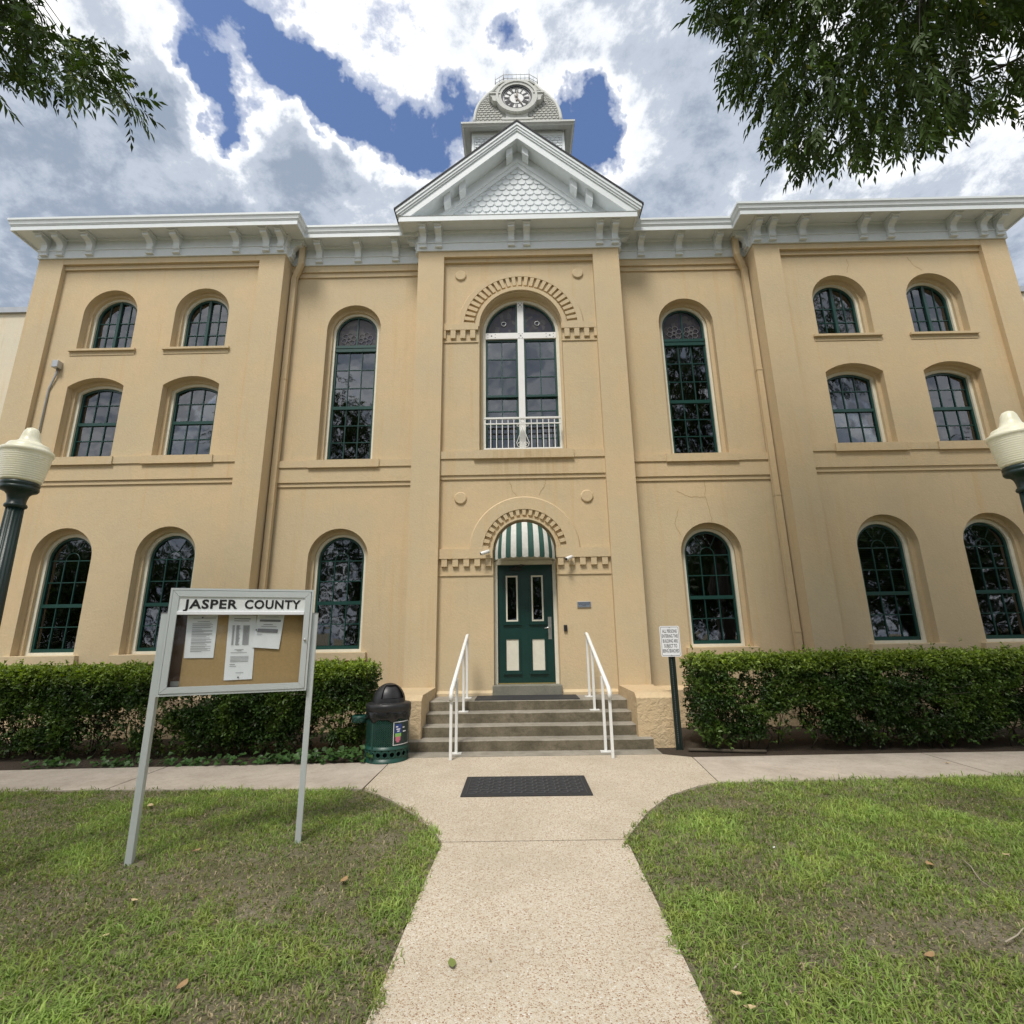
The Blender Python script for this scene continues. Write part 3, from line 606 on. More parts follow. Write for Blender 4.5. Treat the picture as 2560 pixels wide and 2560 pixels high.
for s in (-1, 1):
    for c in (6.75, 8.72):
        WIN[(s, c, 'u')] = window(s*c, PW, .575, 7.54, R_UP, 'casement', .452)
        WIN[(s, c, 'm')] = window(s*c, PW, .58, 5.13, SEG, 'hung6', .448)
        WIN[(s, c, 'l')] = window(s*c, PW, .575, 1.37, R_LO, 'fan', .438)
    WIN[(s, 3.6, 'u')] = window(s*3.60, PL, .585, 5.10, R_LK, 'tall', .458)
    WIN[(s, 3.6, 'l')] = window(s*3.61, PL, .585, 1.35, R_LL, 'fan', .455)
def curtain(x0, x1, z0, z1, Y, mat, W, folds=7):
    n = folds*8; v = []; f = []
    for i in range(n+1):
        x = x0+(x1-x0)*i/n; y = Y+.025*math.sin(i/8*2*PI)+.01*math.sin(i*.9)
        v += [(x, y, z0), (x, y+.01, z1)]
    for i in range(n): f.append((2*i, 2*i+2, 2*i+3, 2*i+1))
    MB().add(v, f, True).build('curtain', mat, W, fixn=False)
for key, z0, z1 in (((-1, 3.6, 'l'), 1.5, 3.1), ((1, 3.6, 'l'), 2.3, 3.1)):
    c = key[0]*3.61; curtain(c-.5, c-.02, z0, z1, PL+.50, 'curtain', WIN[key]); curtain(c+.02, c+.5, z0, z1, PL+.50, 'curtain', WIN[key])
def blinds(cx, zb, zt, Y, W):
    mb = MB(); z = zb
    while z < zt: mb.add([(cx-.43, Y-.012, z), (cx+.43, Y-.012, z), (cx+.43, Y+.012, z+.022), (cx-.43, Y+.012, z+.022)], [(0, 1, 2, 3)]); z += .034
    mb.build('blind', 'blind', W, fixn=False)
blinds(6.75, 2.35, 3.55, PW+.45, WIN[(1, 6.75, 'l')])
for k in ((1, 6.75, 'm'), (1, 8.72, 'm')): curtain(k[0]*k[1]-.5, k[0]*k[1]+.5, 5.15, 6.8, PW+.5, 'blind', WIN[k], 5)  # pale curtains added to stand in for bright sky reflected in these panes
# centre window with the white cross
def centre_window():
    cx, hw, zb = .02, .865, 5.13
    f0 = arch(cx, .815, zb, R_C, 32); f1 = arch(cx, .748, zb+.03, ('round', 7.885), 32)
    W = MB().ring(f0, f1, PC+.20, PC+.33).build('window', 'cream_paint', CH)
    Yf = PC+.20
    MB().box(cx-.066, cx+.066, Yf-.01, Yf+.12, 5.14, 7.745).box(cx-.066, cx+.066, Yf-.01, Yf+.12, 7.885, 8.64).build('mullion', 'white_paint', W)
    MB().box(cx-.75, cx+.75, Yf-.014, Yf+.12, 7.746, 7.884).build('transom', 'white_paint', W)
    bl = MB()
    for x, z in ((cx, 8.56), (cx, 7.815), (cx-.62, 7.815), (cx+.62, 7.815)):
        for dx, dz in ((0, 0), (.035, .045), (-.035, .045), (.035, -.045), (-.035, -.045)):
            if abs(x-cx) > .1: dx, dz = dx*2.2, dz*.8
            r = .016 if dx == 0 else .008; bl.prism([(x+dx+r*math.cos(2*PI*i/8), z+dz+r*math.sin(2*PI*i/8)) for i in range(8)], Yf-.02, Yf)
    bl.build('bolt_heads', 'ink_grey', W)
    for s in (-1, 1):
        a, b_ = (cx-.748, cx-.066) if s < 0 else (cx+.066, cx+.748)
        sash = MB(); bars = MB(); YG = Yf+.075
        # quarter light
        q = clip_rect(arch(cx, .748, 7.885, ('round', 7.885), 32), a, b_, 7.885, 9); q2 = clip_rect(arch(cx, .748-.045, 7.885, ('round', 7.885), 32), a+.04, b_-.04, 7.93, 9)
        pane(q2, YG, W, 'stained_glass')
        arcp = [p for p in arch(cx, .728, 7.885, ('round', 7.885), 32)[2:] if a-.01 <= p[0] <= b_+.01]
        sash.tube([(p[0], YG-.01, p[1]) for p in arcp], .024, 4)
        sash.box(a, b_, YG-.03, YG+.02, 7.885, 7.93); xm = b_-.04 if s < 0 else a
        sash.box(xm, xm+.04, YG-.03, YG+.02, 7.93, 8.60)
        c = (cx+s*.36, 8.15); MB().tube([(c[0]+.05*math.cos(2*PI*i/12), YG-.012, c[1]+.05*math.sin(2*PI*i/12)) for i in range(13)], .011, 5, caps=False).build('lead_tracery', 'galvanised', W)
        zr = 6.43
        for (z0, z1, dy, rows) in ((zr-.02, 7.746, -.02, 3), (5.16, zr+.03, .02, 4)):
            g = .04; Y0, Y1 = YG-.025+dy, YG+.02+dy
            sash.box(a, a+g, Y0, Y1, z0, z1); sash.box(b_-g, b_, Y0, Y1, z0, z1); sash.box(a+g, b_-g, Y0, Y1, z0, z0+.045); sash.box(a+g, b_-g, Y0, Y1, z1-.045, z1)
            xs = [a+g, (a+b_)/2, b_-g]; zs = [z0+.045+(z1-z0-.09)*k/rows for k in range(rows+1)]
            bars.box(xs[1]-.010, xs[1]+.010, Y0+.008, Y1-.004, z0+.04, z1-.04)
            for z in zs[1:-1]: bars.box(a+g-.005, b_-g+.005, Y0+.01, Y1-.006, z-.0095, z+.0095)
            for i in range(2):
                for j in range(rows):
                    pane([(xs[i]+.004, zs[j]+.004), (xs[i+1]-.004, zs[j]+.004), (xs[i+1]-.004, zs[j+1]-.004), (xs[i]+.004, zs[j+1]-.004)], YG+dy, W)
        sash.build('sash', 'green_paint', W); bars.build('muntin_grid', 'green_paint', W)
    # iron guard
    G = MB(); Yg = PC+.03; za, zb_ = 5.165, 5.845
    for z, r in ((zb_, .018), (zb_-.12, .012), (za+.03, .013)): G.box(cx-.77, cx+.77, Yg-r, Yg+r, z-r, z+r)
    Gr = G.build('window_guard', 'white_metal', CH)
    for k in range(14):
        x = cx-.755+1.51*k/13
        if abs(x-cx) < .10: continue
        MB().box(x-.008, x+.008, Yg-.008, Yg+.008, za-.03, zb_-.01).build('bar', 'white_metal', Gr)
    sc = MB()
    def spiral(x, z, r, turns, a0, sgn):
        return [(x+sgn*r*(1-t)*math.cos(a0+turns*2*PI*t), Yg, z+r*(1-t)*math.sin(a0+turns*2*PI*t)) for t in np.linspace(0, .8, 16)]
    for s in (-1, 1):
        sc.tube([(cx, Yg, zb_-.17), (cx+s*.05, Yg, zb_-.32), (cx+s*.125, Yg, za+.15), (cx+s*.10, Yg, za+.075), (cx+s*.03, Yg, za+.06)], .008, 5)
        sc.tube(spiral(cx+s*.055, za+.125, .045, 1.3, 0, s), .008, 5); sc.tube(spiral(cx+s*.09, zb_-.15, .035, 1.2, PI, s), .008, 5)
    sc.tube([(cx+.04*math.cos(2*PI*i/14), Yg, zb_-.06+.04*math.sin(2*PI*i/14)) for i in range(15)], .009, 5); sc.tube([(cx+.035*math.cos(2*PI*i/14), Yg, za-.002+.03*math.sin(2*PI*i/14)) for i in range(15)], .008, 5)
    sc.build('scroll', 'white_metal', Gr)
centre_window()
# ---- door
def door():
    F = MB().box(-.575, -.512, .255, .40, .70, 2.97).box(.522, .585, .255, .40, .70, 2.97).box(-.512, .522, .255, .40, 2.905, 2.985)
    F.box(-.58, .59, .27, .40, 2.99, 3.75)
    F.build('door_frame', 'cream_paint', CH)
    D = MB().box(-.505, .515, .31, .36, .775, 2.898).build('door', 'door_green', CH)
    st = MB()
    def mould(x0, x1, z0, z1, t=.035):
        st.box(x0-t, x0, .285, .311, z0-t, z1+t); st.box(x1, x1+t, .285, .311, z0-t, z1+t); st.box(x0, x1, .285, .311, z0-t, z0); st.box(x0, x1, .285, .311, z1, z1+t)
    for (a, b) in ((-.358, -.135), (.118, .340)):
        mould(a, b, 1.855, 2.70); mould(a, b, .99, 1.535)
        st.box(a-.055, b+.055, .275, .311, 1.795, 1.82); st.box(a-.055, b+.055, .275, .311, .925, .955)
        fr = MB(); t = .028
        for q in ((a, a+t, 1.855, 2.70), (b-t, b, 1.855, 2.70), (a+t, b-t, 1.855, 1.855+t), (a+t, b-t, 2.70-t, 2.70)): fr.box(q[0], q[1], .292, .312, q[2], q[3])
        fr.build('light_frame', 'cream_paint', D); pane([(a+t, 1.883), (b-t, 1.883), (b-t, 2.672), (a+t, 2.672)], .305, D, 'glass', .001)
        MB().box(a, b, .298, .312, .99, 1.535).build('panel', 'cream_paint', D)
    st.build('moulding', 'door_green', D)
    MB().box(.415, .478, .302, .311, 1.53, 1.93).build('lock_plate', 'brushed', D)
    MB().tube([(.447, .30, 1.735), (.447, .24, 1.735), (.43, .235, 1.735), (.345, .235, 1.725)], .013, 8).add(*[[(0, 0, 0)], []]).build('handle', 'brushed', D)
    MB().box(-.27, -.06, .26, .312, 2.80, 2.85).tube([(-.2, .25, 2.85), (.0, .22, 2.88), (-.12, .28, 2.93)], .010, 6).build('door_closer', 'black_plastic', D)
    for z in (1.0, 1.8, 2.6): MB().box(-.512, -.498, .295, .315, z-.06, z+.06).build('hinge', 'black_plastic', D)
    MB().box(-.505, .515, .296, .36, .758, .775).build('threshold', 'brass', CH)
    MB().bevbox(-.60, .615, .0, .42, .58, .757, .01).build('door_step', 'sill_stone', CH)
door()
# ---- cornice: profile swept round the plan with mitres
def sweep(path, prof, name, mat, closed_ends=True):
    P = [Vector(p) for p in path]; offs = []
    for i, p in enumerate(P):
        ds = []
        if i > 0: ds.append((P[i]-P[i-1]).normalized())
        if i < len(P)-1: ds.append((P[i+1]-P[i]).normalized())
        ns = [Vector((d.y, -d.x)) for d in ds]
        if len(ns) == 1: offs.append(ns[0])
        else: b = (ns[0]+ns[1]); offs.append(b/(1+ns[0].dot(ns[1])))
    v = []; f = []; n = len(prof)
    for p, o in zip(P, offs):
        for (d, z) in prof: v.append((p.x+o.x*d, p.y+o.y*d, z))
    for i in range(len(P)-1):
        for k in range(n): j = (k+1) % n; f.append((i*n+k, i*n+j, (i+1)*n+j, (i+1)*n+k))
    f += [tuple(range(n)), tuple((len(P)-1)*n+k for k in range(n-1, -1, -1))]
    return MB().add(v, f).build(name, mat, CH)
FRZ = [(-.1, 9.70), (.03, 9.70), (.03, 9.885), (.048, 9.89), (.048, 9.912), (.02, 9.92), (.02, 10.13), (.05, 10.15), (.06, 10.19), (-.1, 10.19)]
CRN = [(-.1, 10.18), (.345, 10.165), (.345, 10.125), (.375, 10.125), (.375, 10.225), (.385, 10.232), (.392, 10.255), (.400, 10.258), (.404, 10.285), (.415, 10.32), (.428, 10.342), (.433, 10.345), (.433, 10.395), (.42, 10.40), (-.3, 10.43)]
for s in (-1, 1):
    pth = [(-XW2, 6.5), (-XW2, YW), (-XW1, YW), (-XW1, YL), (-XA+.03, YL)]
    if s > 0: pth = [(-x, y) for x, y in pth[::-1]]
    sweep(pth, FRZ, 'frieze', 'trim_white'); sweep(pth, CRN, 'cornice', 'trim_white')
cp = [(-XA, .9), (-XA, YC), (XA, YC), (XA, .9)]
sweep(cp, [(d, z+(.004 if z < 9.8 else 0)) for d, z in FRZ], 'frieze', 'trim_white')
sweep(cp, [(-.1, 10.20), (.335, 10.185), (.335, 10.155), (.37, 10.155), (.37, 10.275), (.38, 10.282), (-.1, 10.40)], 'cornice', 'trim_white')
BR = [(0, 9.765), (.05, 9.765), (.062, 9.785), (.05, 9.80), (.045, 9.815), (.075, 9.835), (.085, 9.875), (.075, 9.93), (.085, 9.98), (.13, 10.03), (.19, 10.045), (.235, 10.05), (.245, 10.06), (.245, 10.105), (.285, 10.108), (.285, 10.165), (0, 10.165)]
def bracket_mesh(w):
    mb = MB(); mb.prism_x([(-d, z) for d, z in BR], -w/2, w/2); mb.prism_x([(0, 9.745), (-.07, 9.745), (-.07, 9.768), (0, 9.768)], -w/2-.012, w/2+.012)
    mb.prism_x([(0, 10.128), (-.30, 10.128), (-.30, 10.166), (0, 10.166)], -w/2-.025, w/2+.025); return mb
BM = None
def bracket(x, y, rot=0, dz=0):
    global BM
    if BM is None:
        o = bracket_mesh(.135).build('bracket', 'trim_white', CH); BM = o.data
    else:
        o = bpy.data.objects.new('bracket', BM); COL.objects.link(o); o.parent = CH
    o.location = (x, y, dz); o.rotation_euler.z = rot; return o
for s in (-1, 1):
    for x in (5.13, 5.45, 6.10, 7.40, 7.98, 9.30, 9.945, 10.29): bracket(s*x, YW-.02)
    for x in (4.44, 3.57, 2.73): bracket(s*x, YL-.02)
    for x in (2.07, 1.735, .165): bracket(s*x+.02, YC-.02, 0, .02)
    bracket(s*(XW1-.02), .17, -s*PI/2); bracket(s*(XA+.02), .17, s*PI/2, .02)
    for y in (.5, 1.4, 2.6, 3.4): bracket(s*(XW2+.02), y, s*PI/2)
# ---- pediment
SL = .877
def chevron(mb, za, t, hw, y0, y1, zmin=10.30, xc=.02, sl=SL):
    for s in (-1, 1):
        q = [(0, za), (hw, za-sl*hw), (hw, za-sl*hw-t), (0, za-t)]
        q = clip(q, 1, zmin, True)
        if len(q) < 3: continue
        q = [(xc+s*x, z) for x, z in q]; mb.prism(q, y0, y1)
    return mb
def pediment():
    chevron(MB(), 12.70, .075, 2.605, -.435, .02).build('rake_crown', 'trim_white', CH)
    chevron(MB(), 12.625, .07, 2.585, -.415, .02).build('rake_crown', 'trim_white', CH)
    chevron(MB(), 12.555, .05, 2.565, -.395, .02).build('rake_crown', 'trim_white', CH)
    chevron(MB(), 12.505, .195, 2.55, -.372, -.335).build('rake_fascia', 'trim_white', CH)
    chevron(MB(), 12.40, .07, 2.54, -.34, .02).build('rake_soffit', 'trim_white', CH)
    MB().prism([(-2.3, 10.25), (2.34, 10.25), (.02, 12.38)], .0, .05).build('tympanum', 'trim_white', CH)
    chevron(MB(), 12.33, .27, 2.5, -.03, .0, 10.3).build('rake_frieze', 'trim_white', CH)
    chevron(MB(), 12.085, .09, 2.3, -.075, -.0, 10.3, sl=.86).build('rake_moulding', 'trim_white', CH)
    chevron(MB(), 11.995, .11, 2.3, -.05, -.0, 10.3, sl=.86).build('rake_moulding', 'trim_white', CH)
    # fish-scale shingles
    wS, eS = .177, .143; za = 11.90; row = 0; z = 10.42
    while z < za:
        off = (row % 2)*wS/2
        for k in range(-10, 11):
            x = .02+k*wS+off; g = .006
            poly = [(x-wS/2+g, z+eS+.05), (x-wS/2+g, z+.055), (x-wS*.27, z), (x+wS*.27, z), (x+wS/2-g, z+.055), (x+wS/2-g, z+eS+.05)]
            hwid = (za-z)/.86
            if abs(x-.02)-wS/2 > hwid: continue
            q = poly[::-1]
            for sg in (-1, 1):     # clip by the rake
                out = []
                fn = lambda p: (za+.02)-.86*sg*(p[0]-.02)-p[1]
                for i in range(len(q)):
                    a, b = q[i], q[(i+1) % len(q)]; da, db = fn(a), fn(b)
                    if da >= 0: out.append(a)
                    if (da >= 0) != (db >= 0): t = da/(da-db); out.append((a[0]+t*(b[0]-a[0]), a[1]+t*(b[1]-a[1])))
                q = out
                if len(q) < 3: break
            if len(q) < 3: continue
            n = len(q); yb = lambda zz: -.004-.024*(1-(zz-z)/(eS+.05))-random.uniform(0, .003)
            v = [(p[0], yb(p[1]), p[1]) for p in q]+[(p[0], 0.0, p[1]) for p in q]
            MB().add(v, [tuple(range(n))]+[(i, n+i, n+(i+1) % n, (i+1) % n) for i in range(n)]).build('shingle', 'shingle_white', CH)
        z += eS; row += 1
    # raking brackets (plumb sides, tops cut to the slope)
    for s in (-1, 1):
        for x in (.175, 1.215, 1.545):
            xa, xb = x-.07, x+.07; top = lambda q: 12.40-SL*q; bot = lambda q: 12.085-.86*q-.01
            zt = (top(xa), top(xb)); prof = [(0, 0), (.06, 0), (.075, .07), (.06, .16), (.11, .24), (.22, .27), (.26, .29), (.26, 1)]
            H = .37; v = []
            for q, z_ in ((xa, zt[0]), (xb, zt[1])):
                for d, h in prof: v.append((.02+s*q, -d, z_-H*(1-h) if h < 1 else z_))
                v.append((.02+s*q, 0, z_))
            n = len(prof)+1
            MB().add(v, [tuple(range(n)), tuple(range(2*n-1, n-1, -1))]+[(i, (i+1) % n, n+(i+1) % n, n+i) for i in range(n)]).build('raking_bracket', 'trim_white', CH)
            cap = MB()
            for q0, q1 in ((xa-.03, xb+.03),):
                pts = [(q0, top(q0)), (q1, top(q1)), (q1, top(q1)-.05), (q0, top(q0)-.05)]; cap.prism([(.02+s*a, b) for a, b in pts], -.29, 0)
            cap.build('bracket_cap', 'trim_white', CH)
    # roof over the pediment and the flat roofs behind the cornices
    chevron(MB(), 12.745, .045, 2.64, -.45, 7, 10.2).build('roof', 'roof_shingle', CH)
    MB().box(-XW2+.1, XW2-.1, .3, 7, 10.30, 10.36).build('roof', 'roof_shingle', CH)
pediment()
# ---- clock tower
def tower():
    xc, yf, hw = .092, 2.2, 1.32; yc = yf+hw
    T = MB().box(xc-hw, xc+hw, yf, yc+hw, 10.5, 15.72).build('tower_base', 'trim_white', CH)
    MB().box(xc-hw-.001, xc-hw+.07, yf-.012, yf+.05, 12, 15.6).box(xc+hw-.07, xc+hw+.001, yf-.012, yf+.05, 12, 15.6).box(xc-hw+.07, xc+hw-.07, yf-.012, yf+.05, 15.46, 15.62).build('corner_board', 'trim_white', T)
    prof = [(-.2, 15.66), (.0, 15.665), (.03, 15.655), (.05, 15.625), (.10, 15.605), (.19, 15.60), (.20, 15.575), (.225, 15.575), (.24, 15.60), (.27, 15.625), (.285, 15.63), (.285, 15.69), (-.2, 15.80)]
    cw = xc; pl = [(cw-hw, yc+hw), (cw-hw, yf), (cw+hw, yf), (cw+hw, yc+hw), (cw-hw, yc+hw)]
    sweep(pl, prof, 'tower_cornice', 'trim_aged')
    def scales(x0f, x1f, z0, z1, yfun, w_, e_, name, mat, mask=None):
        mb = MB(); z = z0; r = 0
        while z < z1:
            a, b = x0f(z), x1f(z); n = int((b-a)/w_)+2
            for k in range(n):
                x = a+(k-.5+(r % 2)*.5)*w_
                xa, xb = max(x-w_/2+.004, a), min(x+w_/2-.004, b)
                if xb-xa < .03: continue
                if mask and mask((xa+xb)/2, z): continue
                xm = (xb-xa)*.23; zt = min(z+e_+.03, z1+.02)
                yb, yt = yfun(z)-.028, yfun(zt)-.004
                ym = yb+(yt-yb)*.3
                mb.add([(xa, yt, zt), (xb, yt, zt), (xb, ym, z+.04), (xb-xm, yb, z), (xa+xm, yb, z), (xa, ym, z+.04), (xb-xm, yb+.03, z), (xa+xm, yb+.03, z), (xb, ym+.03, z+.04), (xa, ym+.03, z+.04)],
                       [(0, 1, 2, 3, 4, 5), (4, 3, 6, 7), (3, 2, 8, 6), (5, 4, 7, 9)])
            z += e_; r += 1
        return tag(mb.build(name, mat, CH), kind='stuff')
    scales(lambda z: xc-hw+.08, lambda z: xc+hw-.08, 13.0, 15.42, lambda z: yf, .135, .095, 'tower_shingles', 'shingle_white')
    # bell-shaped roof
    cv = [(16.02, 1.262), (16.2, 1.25), (16.4, 1.232), (16.6, 1.203), (16.8, 1.16), (17.0, 1.105), (17.2, 1.035), (17.45, .95), (17.7, .855), (17.94, .748), (18.15, .675), (18.34, .612)]
    H = lambda z: float(np.interp(z, [c[0] for c in cv], [c[1] for c in cv]))
    v = []; f = []
    for z, h in cv: v += [(xc-h, yc-h, z), (xc+h, yc-h, z), (xc+h, yc+h, z), (xc-h, yc+h, z)]
    for k in range(len(cv)-1):
        for i in range(4): j = (i+1) % 4; f.append((4*k+i, 4*k+j, 4*k+4+j, 4*k+4+i))
    f.append(tuple(4*(len(cv)-1)+i for i in range(4))); MB().add(v, f).build('tower_roof', 'shingle_grey', CH)
    scales(lambda z: xc-H(z)+.06, lambda z: xc+H(z)-.06, 16.06, 17.9, lambda z: yc-H(z), .125, .105, 'tower_roof_shingles', 'shingle_grey', lambda x, z: abs(x-.08) < (.36 if z < 16.35 else .52) and z < 17.6)
    for sx in (-1, 1):
        for sy in (-1, 1):
            MB().tube([(xc+sx*h, yc+sy*h, z) for z, h in cv], .055, 6).build('hip_trim', 'trim_aged', CH)
    # octagonal deck with cresting
    dk = [(-.40, -.72), (.40, -.72), (.66, -.58), (.66, .58), (.40, .72), (-.40, .72), (-.66, .58), (-.66, -.58)]
    pts = [(xc+a, yc+b) for a, b in dk]
    MB().prism_z([(xc+(x-xc)*.9, yc+(y-yc)*.9) for x, y in pts], 18.25, 18.36).prism_z(pts, 18.36, 18.44).build('tower_deck', 'trim_aged', CH)
    cr = MB()
    for i in range(8):
        a, b = Vector((*pts[i], 18.44)), Vector((*pts[(i+1) % 8], 18.44)); L_ = (b-a).length; n = max(2, int(L_/.12))
        cr.tube([a, a+Vector((0, 0, .42))], [.018, .008], 5)
        for z in (.05, .2): cr.tube([a+Vector((0, 0, z)), b+Vector((0, 0, z))], .009, 4)
        for k in range(1, n): p = a.lerp(b, k/n); cr.tube([p, p+Vector((0, 0, .27))], [.008, .004], 4)
    cr.build('cresting', 'trim_aged', CH)
    # clock dormer
    cx, cz, R = .078, 16.93, .60
    dm = MB(); n = 40
    dm.prism([(cx+R*math.cos(2*PI*i/n), cz+R*math.sin(2*PI*i/n)) for i in range(n)], yf+.06, yf+1.2)
    dm.prism([(cx-.44, 16.08), (cx+.44, 16.08), (cx+.44, 16.14), (cx-.44, 16.14)], yf-.02, yf+.5)
    nk = [(-.40, 16.14), (.40, 16.14), (.33, 16.22), (.305, 16.32), (.34, 16.45), (.45, 16.6), (-.45, 16.6), (-.34, 16.45), (-.305, 16.32), (-.33, 16.22)]
    dm.prism([(cx+a, b) for a, b in nk], yf+.04, yf+.5)
    for s in (-1, 1):
        dm.prism([(cx+s*.50, 17.03), (cx+s*.77, 17.03), (cx+s*.77, 16.97), (cx+s*.72, 16.93), (cx+s*.70, 16.80), (cx+s*.52, 16.76)], yf-.02, yf+.6)
        dm.prism([(cx+s*.48, 17.03), (cx+s*.81, 17.03), (cx+s*.81, 17.075), (cx+s*.48, 17.075)], yf-.05, yf+.6)
    D = dm.build('clock_dormer', 'trim_aged', CH)
    circ = lambda r, m=48: [(cx+r*math.cos(2*PI*i/m), cz+r*math.sin(2*PI*i/m)) for i in range(m)]
    MB().ring(circ(.60), circ(.455), yf-.03, yf+.1).ring(circ(.605), circ(.54), yf-.055, yf).build('bezel', 'trim_aged', D)
    MB().ring(circ(.456), circ(.41), yf-.005, yf+.08).build('bezel', 'clock_dark', D)
    MB().prism(circ(.415), yf+.03, yf+.07).build('clock_dial', 'clock_face', D)
    MB().ring(circ(.415), circ(.405), yf+.018, yf+.04).ring(circ(.375), circ(.365), yf+.02, yf+.04).ring(circ(.215), circ(.205), yf+.02, yf+.04).build('clock_ring', 'clock_dark', D)
    rom = ['XII', 'I', 'II', 'III', 'IIII', 'V', 'VI', 'VII', 'VIII', 'IX', 'X', 'XI']
    for h, t in enumerate(rom):
        mb = MB(); wd = {'I': .028, 'V': .055, 'X': .055}; tot = sum(wd[c] for c in t); x = -tot/2; a = -h*PI/6
        def bar(x0, x1, th):
            p = [(x0-th, -.068), (x0+th, -.068), (x1+th, .068), (x1-th, .068)]; q = []
            for u, r in p: rr = .29+r; q.append((cx+u*math.cos(a)-rr*math.sin(a), cz+u*math.sin(a)+rr*math.cos(a)))
            mb.prism(q, yf+.016, yf+.04)
        for c in t:
            m_ = x+wd[c]/2
            if c == 'I': bar(m_, m_, .009)
            elif c == 'V': bar(m_, m_-.018, .009); bar(m_, m_+.018, .006)
            else: bar(m_-.018, m_+.018, .009); bar(m_+.018, m_-.018, .005)
            x += wd[c]
        mb.build('numeral', 'clock_dark', D)
    for a, L_, wd in ((math.radians(148), .33, .017), (math.radians(5), .22, .024)):
        d = (math.sin(a), math.cos(a)); pp = (d[1], -d[0])
        q = [(cx-d[0]*.11+pp[0]*wd, cz-d[1]*.11+pp[1]*wd), (cx+d[0]*L_*.7+pp[0]*wd, cz+d[1]*L_*.7+pp[1]*wd), (cx+d[0]*L_, cz+d[1]*L_), (cx+d[0]*L_*.7-pp[0]*wd, cz+d[1]*L_*.7-pp[1]*wd), (cx-d[0]*.11-pp[0]*wd, cz-d[1]*.11-pp[1]*wd)]
        MB().prism(q, yf+.0, yf+.012).build('clock_hand', 'clock_hand', D)
tower()
# ---- downspouts, conduit, cracks
for s in (-1, 1):
    m_ = MB(); x = s*(XW1-.085); y0 = PL-.10
    m_.box(x-.055, x+.055, y0-.04, y0+.05, .1, 9.35)
    for z in (6.9, 4.2, 1.6): m_.box(x-.062, x+.062, y0-.047, y0+.05, z-.012, z+.012)
    xo = x-s*.16
    m_.add([(x-.055, y0-.04, 9.35), (x+.055, y0-.04, 9.35), (x+.055, y0+.05, 9.35), (x-.055, y0+.05, 9.35), (xo-.055, y0-.13, 9.66), (xo+.055, y0-.13, 9.66), (xo+.055, y0-.04, 9.66), (xo-.055, y0-.04, 9.66)],
           [(0, 1, 5, 4), (1, 2, 6, 5), (2, 3, 7, 6), (3, 0, 4, 7)])
    m_.box(xo-.055, xo+.055, y0-.13, y0-.04, 9.66, 10.18)
    m_.build('downspout', 'stucco', CH)
cd = MB().tube([(-9.65, PW-.02, 4.2), (-9.66, PW-.02, 6.63), (-9.56, PW-.04, 6.95), (-9.55, PW-.04, 7.1)], .018, 8).build('conduit', 'galvanised', CH)
MB().bevbox(-9.61, -9.49, PW-.13, PW, 7.08, 7.24, .01).build('junction_box', 'galvanised', cd)
def crack(pts, Y):
    mb = MB(); rr = random.Random(len(pts)); q = []
    for a, b in zip(pts[:-1], pts[1:]):
        for k in range(6): t = k/6; q.append((a[0]+(b[0]-a[0])*t+rr.gauss(0, .008), a[1]+(b[1]-a[1])*t+rr.gauss(0, .008)))
    q.append(pts[-1]); w_ = .0035
    for a, b in zip(q[:-1], q[1:]):
        d = Vector((b[0]-a[0], b[1]-a[1])).normalized(); n = (-d.y*w_, d.x*w_)
        mb.add([(a[0]-n[0], Y, a[1]-n[1]), (b[0]-n[0], Y, b[1]-n[1]), (b[0]+n[0], Y, b[1]+n[1]), (a[0]+n[0], Y, a[1]+n[1])], [(0, 1, 2, 3)])
    mb.build('crack', 'crack', CH)
crack([(3.62, 4.54), (3.60, 4.2), (3.66, 3.95), (3.68, 3.70)], PL-.003); crack([(3.60, 4.2), (3.3, 4.22), (3.05, 4.35)], PL-.003); crack([(3.05, 3.95), (2.95, 3.7), (3.05, 3.45)], PL-.003)
crack([(7.05, 9.35), (7.06, 9.2), (7.0, 9.02)], PW-.003); crack([(8.35, 9.36), (8.42, 9.2), (8.6, 9.05)], PW-.003); crack([(-.25, 4.5), (-.22, 4.35), (-.12, 4.22)], PC-.003); crack([(.45, 4.52), (.40, 4.38), (.3, 4.22)], PC-.003)
# ---- neighbouring rear building
for s, lb in ((-1, 'cream rear annex with metal coping beyond the left wing'), (1, 'cream rear annex with metal coping beyond the right wing')):
    A = thing('rear_annex', lb, 'building', (s*14, 8, 0))
    MB().box(min(s*10.6, s*22), max(s*10.6, s*22), 4, 12, 0, 11.33).build('wall', 'cream_stucco', A)
    MB().box(min(s*10.5, s*22.1), max(s*10.5, s*22.1), 3.92, 12.1, 11.32, 11.50).build('coping', 'galvanised', A)
